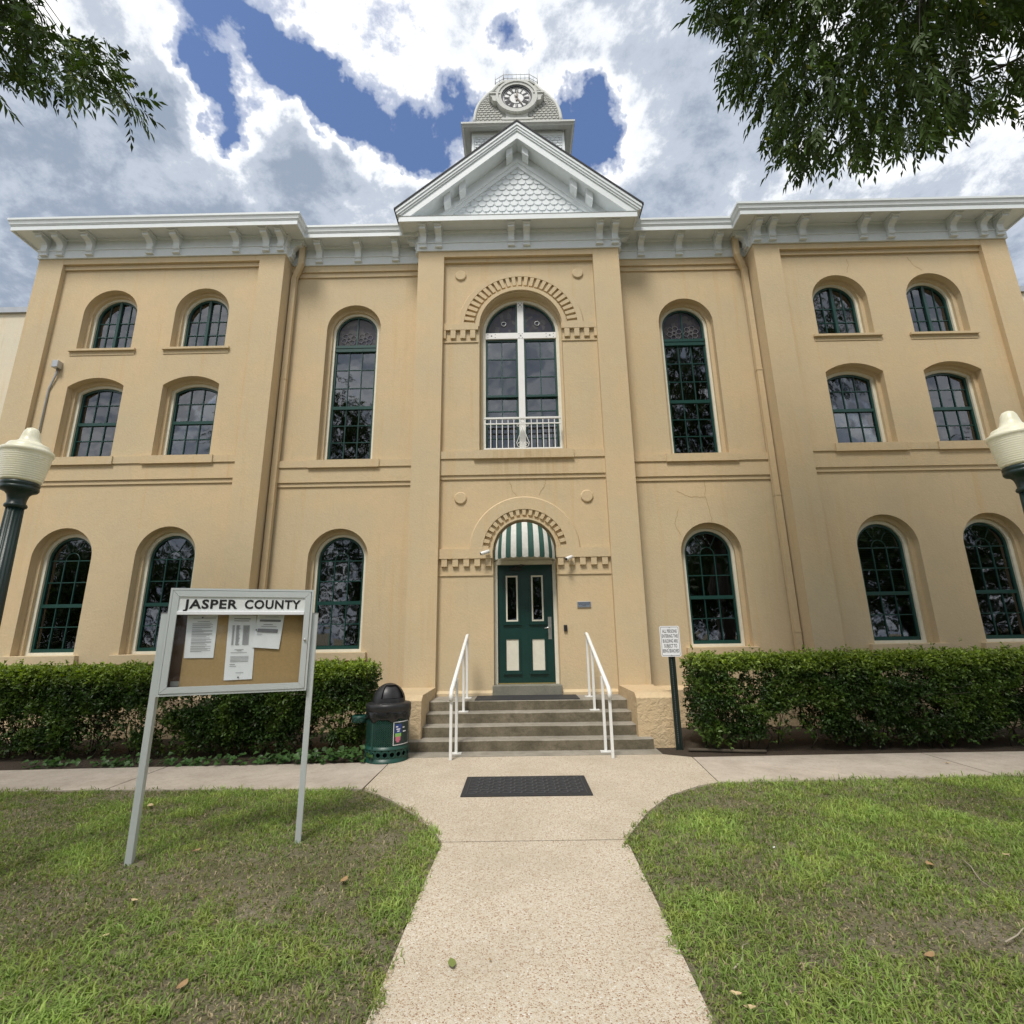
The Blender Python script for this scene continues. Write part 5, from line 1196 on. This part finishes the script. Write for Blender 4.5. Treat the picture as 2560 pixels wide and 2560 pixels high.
def hedge(x0, x1, label, seed, topz, sparse):
    r = np.random.default_rng(seed); Y0, Y1 = -1.78, -.85
    T = thing('hedge', label, 'hedge', ((x0+x1)/2, (Y0+Y1)/2, 0)); n = 23000
    # sprig centres, mostly in the outer shell
    x = r.uniform(x0, x1, n*7); z = r.uniform(.04, topz, n*7); y = Y0+(Y1-Y0)*r.random(n*7)**1.7
    d = np.minimum.reduce([y-Y0, Y1-y, topz-z, x-x0, x1-x])
    edge_wob = .13*(vnoise(x, z, seed+1, 2.6)-.5)+.10*(vnoise(x, z, seed+2, 7)-.5)
    p = np.exp(-np.maximum(d, 0)/.13)
    hole = vnoise(x*1.0, z*1.6, seed+3, 2.6); low = np.clip((.78*topz-z)/.6, 0, 1)
    p *= np.where(hole < .25+.24*low*sparse, .10, 1); p *= np.where((z < .22), .45*np.clip(z/.22, .1, 1)+.05, 1); p = np.where(z > topz-.16, np.maximum(p, .8), p)
    keep = r.random(len(x)) < p; x, y, z, edge_wob = x[keep][:n], y[keep][:n], z[keep][:n], edge_wob[keep][:n]
    # rounded shoulder and uneven faces; the lower part draws back
    front = np.clip((Y0+.3-y)/.3, 0, 1); y = y+front*(edge_wob+.10*np.clip((.45-z)/.45, 0, 1)+.08*np.clip((z-topz+.15)/.15, 0, 1))
    z = z+np.clip((z-topz+.2)/.2, 0, 1)*(.05*(vnoise(x, y, seed+5, 4)-.5)+.04*r.normal(size=len(z))*(r.random(len(z)) < .35)+np.where(r.random(len(z)) < .03, r.uniform(.03, .10, len(z)), 0))
    c = np.stack([x, y, z], 1); m = len(c); k = 7
    base_d = np.stack([r.normal(0, .5, m), -.55*front-.1+r.normal(0, .4, m), .55+r.normal(0, .35, m)], 1); base_d /= np.linalg.norm(base_d, axis=1, keepdims=True)
    pos = np.repeat(c, k, 0)+np.repeat(base_d, k, 0)*np.tile(np.linspace(0, .065, k), m)[:, None]+r.normal(0, .006, (m*k, 3))
    dv = np.repeat(base_d, k, 0)*.6+r.normal(0, .65, (m*k, 3)); nr = r.normal(0, .5, (m*k, 3))+np.array([0, -.35, .8])
    vig = np.repeat(r.uniform(.75, 1.3, m), k); L = r.uniform(.028, .056, m*k)*vig; v, f = leaf_quads(pos, dv, nr, L, L*.55)
    # young growth at the top is yellow green, old leaves dark
    zt = np.repeat(np.clip((z-topz+.24)/.20, 0, 1), k); u = r.random(m*k); clump = np.repeat(vnoise(x, z, seed+9, 5), k)
    tip = np.clip(np.tile(np.linspace(0, 1, k), m)*.7*(zt*.9+.25*(clump > .6))+.25*zt*u, 0, 1)[:, None]
    dk = np.repeat(.55+.9*r.random(m)**1.5, k)[:, None]*(.7+.7*clump[:, None]); old = np.array([.044, .086, .018])*(0.75+.6*u[:, None])*dk; new = np.array([.30, .40, .055])*(.8+.4*u[:, None])
    col = old*(1-tip)+new*tip; col = np.repeat(col, 4, 0)
    tag(np_mesh('foliage', v-np.array(T.location), f, 'leaf', col, T), kind='stuff')
    st = MB(); q = random.Random(seed)
    for i in range(int((x1-x0)*12)):
        xx = q.uniform(x0+.1, x1-.1); yy = q.uniform(Y0+.15, Y1-.1); pts = [Vector((xx, yy, -.02))]
        for j in range(6): pts.append(pts[-1]+Vector((q.gauss(0, .05), q.gauss(-.01, .05), q.uniform(.12, .20))))
        pts = [p_ for p_ in pts if p_.z < topz-.08]
        st.tube(pts, [max(.003, .010-.0015*j) for j in range(len(pts))], 5)
        for b in range(3):
            a = pts[q.randrange(1, len(pts))]; st.tube([a, a+Vector((q.gauss(0, .12), q.gauss(-.04, .1), q.uniform(.05, .16))), a+Vector((q.gauss(0, .2), q.gauss(-.06, .15), q.uniform(.12, .3)))], [.005, .004, .002], 4)
    st.build('stems', 'stem', T, fixn=False)
hedge(-8.9, -2.33, 'clipped green hedge in front of the left wing, thin near its foot', 21, 1.19, 1.0)
hedge(2.44, 9.0, 'clipped green hedge in front of the right wing', 33, 1.23, .75)
def ground_vine():
    r = np.random.default_rng(5); n = 420
    x = np.concatenate([r.uniform(-6.6, -2.1, n), r.normal(-2.75, .35, 160)]); y = np.concatenate([r.uniform(-2.12, -1.85, n), r.uniform(-2.05, -1.75, 160)]); z = r.uniform(.0, .09, len(x))+np.clip(x+3.6, 0, 1)*r.uniform(0, .10, len(x))
    keep = r.random(len(x)) < np.clip(vnoise(x, y, 44, 2.2)*1.6-.35+np.clip((x+4.2)*.5, 0, .7), 0, 1); x, y, z = x[keep], y[keep], z[keep]; y = np.maximum(y, -2.13)
    pos = np.stack([x, y, z], 1); m = len(x); dv = np.stack([r.normal(0, .6, m), r.normal(-.6, .4, m), r.normal(-.05, .25, m)], 1); nr = np.stack([r.normal(0, .3, m), r.normal(-.45, .25, m), np.full(m, .9)], 1)
    L = r.uniform(.055, .095, m); v, f = leaf_quads(pos, dv, nr, L, L*.95, .15, .32); u = r.random(m)[:, None]
    col = np.repeat(np.array([.055, .115, .030])*(.8+.6*u), 4, 0); tag(np_mesh('ground_vine', v, f, 'leaf', col), 'broad-leaved green vine creeping along the foot of the hedge', 'ground cover', kind='stuff')
ground_vine()
def grass():
    r = np.random.default_rng(8); N_ = 330000
    y = r.uniform(-7.9, -3.0, N_); x = r.uniform(-1, 1, N_)*((y+9.27)*1.14+.5)-.13
    jit = r.normal(0, .016, N_)+.085*(vnoise(x, y, 22, 7.0)-.42)+.05*(vnoise(x, y, 23, 19.)-.5); left = x < lawn_left(y)+jit-.004; right = x > lawn_right(y)-jit+.004
    ok = (left & (y < np.interp(x, [-16, -5, -1.8], [-3.33, -3.15, -3.25])+.006+jit*.6)) | (right & (y < np.interp(x, [2, 5.5, 16], [-3.16, -3.02, -2.85])+.006+jit*.6))
    big = vnoise(x, y, 3, 1.15); med = vnoise(x, y, 4, 3.3); fine = vnoise(x, y, 6, 11.)
    # worn ground by the board and along the path on the left, a scuffed patch on the right
    worn = np.exp(-(((x+2.3)/.9)**2+((y+5.25)/.42)**2))*.45+np.exp(-(((x+1.25)/.32)**2+((y+4.75)/.55)**2))*.30+np.exp(-(((x-1.75)/.55)**2+((y+6.05)/.55)**2))*.30+np.exp(-(((x-1.2)/.4)**2+((y+4.9)/.35)**2))*.18+np.exp(-(((x+3.6)/.6)**2+((y+5.6)/.3)**2))*.3
    bare = np.clip((vnoise(x, y, 12, 2.1)*.6+vnoise(x, y, 13, 6.5)*.4-.53)*6, 0, 1)*np.where(x < 0, 1, .75)
    dens = np.clip(.40+1.25*(big*.35+med*.35+fine*.3)-worn*1.35-.36*bare, .18, 1)
    ok &= r.random(N_) < dens
    worn = worn+.35*bare; x, y, big, med, fine, worn = [q[ok] for q in (x, y, big, med, fine, worn)]; m = len(x)
    lush = np.clip(.55+.9*(med-.5)+.5*(big-.5)-worn*1.2+.40*np.exp(-(((x+2.6)/.9)**2+((y+6.7)/.6)**2))+.22*(x > 0), .12, 1.2)
    dry0 = r.random(m) < np.clip(.36-.30*lush+.50*worn+.05, .07, .8)
    tuft = vnoise(x, y, 15, 9.0); h = (.018+.050*r.random(m)**1.6)*(.45+.65*lush+.5*np.clip(tuft-.5, 0, 1)); wd = .0026+.0028*r.random(m)**1.5; a = r.uniform(0, 2*PI, m); lean = r.uniform(.2, 1.9, m)
    h = np.where(dry0, h*.62, h); onp = ((x > lawn_left(y)) & (x < lawn_right(y))) | (y > np.where(x < 0, np.interp(x, [-16, -5, -1.8], [-3.33, -3.15, -3.25]), np.interp(x, [2, 5.5, 16], [-3.16, -3.02, -2.85])))
    b = np.stack([x, y, np.where(onp, .002, -.017)], 1); s = np.stack([np.cos(a), np.sin(a), np.zeros(m)], 1)*wd[:, None]; a2 = a+PI/2+r.normal(0, .5, m); ld = np.stack([np.cos(a2), np.sin(a2), np.zeros(m)], 1)
    mid = b+ld*(h*lean*.35)[:, None]+np.array([0, 0, 1])*(h*.62)[:, None]; tip = b+ld*(h*lean*1.1)[:, None]+np.array([0, 0, 1])*(h*.95/(1+lean*.4))[:, None]
    v = np.stack([b-s, b+s, mid+s*.8, mid-s*.8, tip], 1).reshape(-1, 3); i = np.arange(m)*5
    f = np.concatenate([np.stack([i, i+1, i+2], 1), np.stack([i, i+2, i+3], 1), np.stack([i+3, i+2, i+4], 1)])
    u = r.random(m)[:, None]; dry = dry0[:, None]
    green = np.array([.185, .265, .066])*(.65+.75*u)*(1+.25*(lush[:, None]-.5)); yel = np.array([.34, .385, .095])*(.7+.5*u); straw = np.array([.40, .335, .205])*(.55+.7*u)
    mixy = (np.clip((fine-.45)*2, 0, 1)*.5+.25*(r.random(m) < .3))[:, None]; col = (green*(1-mixy)+yel*mixy)*(.72+.55*np.clip(lush, 0, 1.2))[:, None]; col = np.where(dry, straw, col)
    tag(np_mesh('grass', v, f, 'grass_blade', np.repeat(col, 5, 0)), 'short patchy green lawn grass on both sides of the path', 'grass', kind='stuff')
grass()
# dead leaves, twigs and scraps on the lawn
def litter():
    def gp(u, v): d = ray(u, v); t = -CAM['loc'][2]/d.z; p = Vector(CAM['loc'])+d*t; return p.x, p.y
    spots = [(375, 2018, .10, 'pale_leaf', 'large pale curled leaf beside the left post of the notice board'), (490, 2130, .065, 'dry_leaf', 'brown curled leaf between the two board posts'), (335, 2255, .05, 'pale_leaf', 'small tan leaf on the lawn in front of the board'),
             (860, 2205, .085, 'dry_leaf', 'torn brown leaf near the curve of the path'), (455, 2470, .07, 'dry_leaf', 'dark brown leaf in the grass near the lower left corner'), (260, 2345, .045, 'pale_leaf', 'tiny orange-tan leaf in the bright grass lower left'),
             (1130, 2415, .075, 'green_leaf', 'single green leaflet lying on the pebbled path'), (1225, 2405, .02, 'dry_leaf', 'tiny dark chip on the pebbled path beside the green leaflet'), (2325, 2165, .075, 'dry_leaf', 'dark crumpled leaf on the right-hand lawn'), (2515, 2140, .055, 'pale_leaf', 'tan leaf at the right edge of the lawn'),
             (2325, 2395, .07, 'dry_leaf', 'rust-brown leaf in the grass lower right'), (1840, 2490, .05, 'pale_leaf', 'orange-tan leaf beside the path at the lower right'), (1875, 2525, .05, 'pale_leaf', 'pale orange leaf lowest beside the path on the right'), (1770, 2230, .045, 'dry_leaf', 'small red-brown leaf on the worn patch right of the path'),
             (1935, 2122, .03, 'sign_white', 'scrap of white paper on the right-hand lawn'), (2370, 1910, .06, 'pale_leaf', 'pale leaf on the mulch at the foot of the right hedge')]
    for k, (u, v, L, mat, lb) in enumerate(spots):
        x, y = gp(u, v); q = random.Random(k); a = q.uniform(0, 6.28); n = 6; vv = []; z0 = .004 if mat == 'green_leaf' or 'chip' in lb else .0
        for i in range(n+1):
            t = i/n; wd = L*.26*math.sin(PI*min(1, t*.93+.05))**.8
            for s in (-1, 0, 1): lx = (t-.5)*L; ly = s*wd; lz = z0+.006+(.28*L*(t-.5)**2*2+.35*abs(s)*wd)*(1 if z0 == 0 else .3)+q.uniform(0, .004); vv.append((x+lx*math.cos(a)-ly*math.sin(a), y+lx*math.sin(a)+ly*math.cos(a), lz))
        ff = [(3*i+j, 3*i+3+j, 3*i+4+j, 3*i+j+1) for i in range(n) for j in range(2)]
        o = MB().add(vv, ff, True).build('paper_scrap' if mat == 'sign_white' else 'fallen_leaf', mat, fixn=False); base_at(o, (x, y, 0)); tag(o, lb, 'paper' if mat == 'sign_white' else 'leaf', None if mat == 'sign_white' else 'fallen leaves')
    for k, (pts, lb) in enumerate(((((1835, 2430), (1858, 2395), (1872, 2365)), 'short pale twig beside the right edge of the path'), (((2408, 2155), (2440, 2190), (2480, 2225)), 'thin pale twig on the right-hand lawn'), (((2515, 2362), (2545, 2345), (2590, 2325)), 'pale forked stick at the right edge of the lawn'))):
        q = [Vector((*gp(*p), .012)) for p in pts]; q = [q[0], q[0].lerp(q[1], .5)+Vector((.02, .01, .0)), q[1], q[1].lerp(q[2], .6)+Vector((-.015, .012, .004)), q[2]]; o = MB().tube(q, [.0045, .004, .0035, .003, .0015], 6).build('fallen_twig', 'twig', fixn=False); base_at(o, (q[0].x, q[0].y, 0)); tag(o, lb, 'twig', 'fallen twigs')
simple('green_leaf', (.16, .20, .05), .6); litter()
# ------------------------------------------------------------------ trees: pinnate leaves on drooping twigs
def pinnate(centres, outd, seed, nl=11):
    """compound leaves: centres (n,3), outd (n,3) rachis direction"""
    r = np.random.default_rng(seed); n = len(centres); L = r.uniform(.20, .34, n); outd = outd/np.linalg.norm(outd, axis=1, keepdims=True)
    sd = np.cross(outd, np.array([0, 0, 1.])+r.normal(0, .35, (n, 3))); sd /= np.linalg.norm(sd, axis=1, keepdims=True)+1e-9; upv = np.cross(sd, outd)
    P = []; D = []; S = []; Uu = []; rv = []; 
    for k in range(nl):
        t = .18+.82*(k//2)/((nl-1)//2); s = (-1 if k % 2 else 1); last = k == nl-1
        p = centres+outd*(L*t)[:, None]+np.array([0, 0, -1.])*(L*.35*t*t)[:, None]
        d = outd*(.75 if not last else 1)+sd*(0 if last else s*.75)+np.array([0, 0, -.55])+r.normal(0, .16, (n, 3)); P.append(p); D.append(d); S.append(r.uniform(.085, .145, n)*(1 if t > .3 else .8)); Uu.append(upv+r.normal(0, .25, (n, 3)))
    P = np.concatenate(P); D = np.concatenate(D); S = np.concatenate(S); Uu = np.concatenate(Uu)
    v, f = leaf_quads(P, D, Uu, S, S*.29, .22, .42); u = np.tile(r.random(n), nl)[:, None]; u2 = r.random(len(P))[:, None]
    col = np.array([.050, .088, .018])*(.55+1.0*u)*(.85+.3*u2); col = np.where(u2 > .985, np.array([.22, .26, .04]), col)
    # rachis as a thin sliver
    a = centres; b = centres+outd*L[:, None]+np.array([0, 0, -1.])*(L*.35)[:, None]; w_ = sd*.0022; mid = (a+b)/2+np.array([0, 0, .02])
    v2 = np.stack([a-w_, a+w_, mid+w_, mid-w_, b], 1).reshape(-1, 3); i = np.arange(n)*5; f2 = np.concatenate([np.stack([i, i+1, i+2], 1), np.stack([i, i+2, i+3], 1), np.stack([i+3, i+2, i+4], 1)])
    return np.concatenate([v, v2]), np.concatenate([f, f2+len(v)]), np.concatenate([np.repeat(col, 4, 0), np.tile(np.array([.07, .09, .03]), (len(v2), 1))])
def in_poly(u, v, poly):
    ins = np.zeros(len(u), bool); n = len(poly)
    for i in range(n):
        x1, y1 = poly[i]; x2, y2 = poly[(i+1) % n]; c = ((y1 > v) != (y2 > v)); ins ^= c & (u < (x2-x1)*(v-y1)/(y2-y1+1e-9)+x1)
    return ins
def limb(mb, a, b, r0, r1, q, sag=.3, n=7):
    a, b = Vector(a), Vector(b); pts = []
    for i in range(n+1):
        t = i/n; p = a.lerp(b, t)+Vector((0, 0, sag*math.sin(PI*t)))
        if 0 < i < n: p += Vector((q.gauss(0, .06), q.gauss(0, .06), q.gauss(0, .05)))
        pts.append(p)
    mb.tube(pts, [r0+(r1-r0)*i/n for i in range(n+1)], 8); return pts
def street_tree(name_label, trunk, fork_z, clusters, leaf_c, leaf_d, seed):
    T = thing('pecan_tree', name_label, 'tree', trunk); q = random.Random(seed); mb = MB(); tx, ty, _ = trunk
    mb.tube([(tx, ty, -.1), (tx+.03, ty, .3), (tx+.05, ty+.05, 1.5), (tx+.02, ty+.12, fork_z)], [.36, .27, .23, .21], 14)
    top = Vector((tx+.02, ty+.12, fork_z))
    br = MB(); tips = []
    for c in clusters:
        p = limb(br, top, c, .06, .010, q, .5); tips += p[3:]
    tips = np.array([t[:] for t in tips]); idx = np.arange(len(leaf_c)); q.shuffle(list(idx)); tw = 0
    for k in range(0, len(leaf_c), 9):
        c = leaf_c[k]; j = np.argmin(((tips-c)**2).sum(1)); a = Vector(tips[j]); b = Vector(c)
        if (b-a).length > 1.1: continue
        br.tube([a, a.lerp(b, .5)+Vector((q.gauss(0, .05), q.gauss(0, .05), .08)), b], [.012, .007, .003], 4, caps=False); tw += 1
    mb.build('trunk', 'bark', T); br.build('branches', 'bark', T, fixn=False)
    v, f, col = pinnate(leaf_c, leaf_d, seed+1); tag(np_mesh('crown', v-np.array(trunk), f, 'tree_leaf', col, T), kind='stuff')
def canopy(poly, n, dmin, dmax, seed, centre_uv, gaps=()):
    r = np.random.default_rng(seed); us = [p[0] for p in poly]; vs = [p[1] for p in poly]; out = []; dirs = []
    u = r.uniform(min(us), max(us), n*6); v = r.uniform(min(vs), max(vs), n*6); ok = in_poly(u, v, poly)
    ok &= vnoise(u/100, v/100, seed, 1.1)+.25*r.random(len(u)) > .36
    for gu, gv, gr in gaps: ok &= ((u-gu)**2+(v-gv)**2 > gr*gr) | (r.random(len(u)) < .12)
    u, v = u[ok][:n], v[ok][:n]; D = r.uniform(dmin, dmax, len(u))
    f, rt, up, c = [np.array(q) for q in (FW, RT, UP, CAM['loc'])]
    P = c+D[:, None]*(f+rt*((u-1280)/CAM['f'])[:, None]-up*((v-1280)/CAM['f'])[:, None])
    out = rt*(u-centre_uv[0])[:, None]/500-up*(v-centre_uv[1])[:, None]/500; out = out+r.normal(0, .55, out.shape); out[:, 2] -= .35
    return P, out
def rim(poly): return [(x*1.325, y*1.325) for x, y in poly]
RPOLY = rim([(1330, -260), (1333, 20), (1345, 85), (1375, 130), (1412, 170), (1450, 205), (1462, 262), (1500, 290), (1550, 298), (1610, 285), (1690, 258), (1750, 244), (1800, 218), (1850, 198), (1885, 172), (1905, 215), (1960, 225), (2250, 250), (2300, -260)])
LPOLY = rim([(-330, 170), (-60, 160), (0, 150), (40, 138), (75, 158), (105, 162), (150, 152), (205, 172), (240, 200), (252, 195), (245, 172), (212, 142), (222, 108), (218, 70), (195, 55), (150, 66), (110, 64), (78, 42), (62, 0), (35, -200), (-330, -200)])
P1, d1_ = canopy(RPOLY, 4300, 5.0, 7.8, 51, (2300, -150), [(1880*1.325, 70*1.325, 45), (1800*1.325, 130*1.325, 30)])
P2, d2_ = canopy(LPOLY, 1000, 5.0, 6.6, 61, (-150, 60))
def behind(cx, cy, cz, R, n, seed):
    r = np.random.default_rng(seed); p = r.normal(size=(n*3, 3)); p /= np.linalg.norm(p, axis=1, keepdims=True); p *= (r.random(n*3)**.4)[:, None]*np.array(R); p += np.array((cx, cy, cz))
    # keep only what lies outside the view
    rel = p-np.array(CAM['loc']); z = rel@np.array(FW); uu = np.abs(rel@np.array(RT))/np.maximum(z, .01); vv = (rel@np.array(UP))/np.maximum(z, .01)
    p = p[(z < 0) | (uu > 1.12) | (vv > 1.15)][:n]; d = p-np.array((cx, cy, cz)); d[:, 2] -= .5; return p, d+r.normal(0, .5, p.shape)
B1, e1 = behind(6.5, -9.0, 8.2, (4.8, 4.2, 2.6), 1500, 71); B2, e2 = behind(-7.6, -8.6, 8.4, (4.0, 3.8, 2.4), 1300, 72)
def means(P, k, seed):
    r = np.random.default_rng(seed); return [tuple(P[i]+np.array([0, 0, .25])) for i in r.choice(len(P), k, replace=False)]
street_tree('large leafy tree whose dark canopy hangs over the right wing', (7.3, -8.6, 0), 4.6, means(P1, 18, 1)+means(B1, 10, 2), np.concatenate([P1, B1]), np.concatenate([d1_, e1]), 81)
street_tree('tree whose thin leafy branches reach in at the upper left', (-8.2, -8.4, 0), 4.8, means(P2, 9, 3)+means(B2, 10, 4), np.concatenate([P2, B2]), np.concatenate([d2_, e2]), 91)
# trees across the street behind the viewer, seen only as reflections in the panes
def far_tree(x, y, h, R, seed, lb):
    T = thing('shade_tree', lb, 'tree', (x, y, 0)); r = np.random.default_rng(seed); q = random.Random(seed); n = 11000
    MB().tube([(x, y, -.1), (x, y, h*.25), (x+.2, y, h*.55)], [.4, .3, .15], 10).build('trunk', 'bark', T)
    br = MB(); c0 = Vector((x, y, h*.3))
    for k in range(9): a = 2*PI*k/9; limb(br, c0, (x+R*.7*math.cos(a), y+R*.7*math.sin(a), h*q.uniform(.5, .9)), .12, .03, q, .2)
    br.build('branches', 'bark', T, fixn=False)
    lob = r.normal(size=(14, 3))*np.array([R*.6, R*.6, h*.23])+np.array([x, y, h*.50]); k = r.integers(0, 14, n); p = lob[k]+r.normal(size=(n, 3))*np.array([R*.26, R*.26, h*.10]); p[:, 2] = np.abs(p[:, 2])+.2
    dv = r.normal(size=(n, 3)); nr = r.normal(size=(n, 3)); L = r.uniform(.22, .48, n); v, f = leaf_quads(p, dv, nr, L, L*.7); u = r.random(n)[:, None]
    tag(np_mesh('crown', v-np.array((x, y, 0)), f, 'tree_leaf', np.repeat(np.array([.045, .08, .022])*(.6+.8*u), 4, 0), T), kind='stuff')
for k, (x, y, h, R_, lb) in enumerate(((-19, -30, 12, 5.0, 'tall shade tree across the street, farthest to the left'), (-9, -31, 11, 4.8, 'broad shade tree across the street, mirrored in the left windows'), (-1, -35, 9.5, 4.2, 'small shade tree across the street, opposite the door'), (7, -32, 10.5, 4.6, 'round shade tree across the street, mirrored in the right link windows'), (17, -29, 11.5, 5.0, 'shade tree across the street, mirrored in the right wing windows'), (27, -27, 12, 5.2, 'tall shade tree across the street, farthest to the right'), (-29, -26, 12, 5.2, 'dense shade tree across the street beyond the left corner'), (36, -22, 12, 5.4, 'dense shade tree across the street beyond the right corner'))): far_tree(x, y, h, R_, k+1, lb)
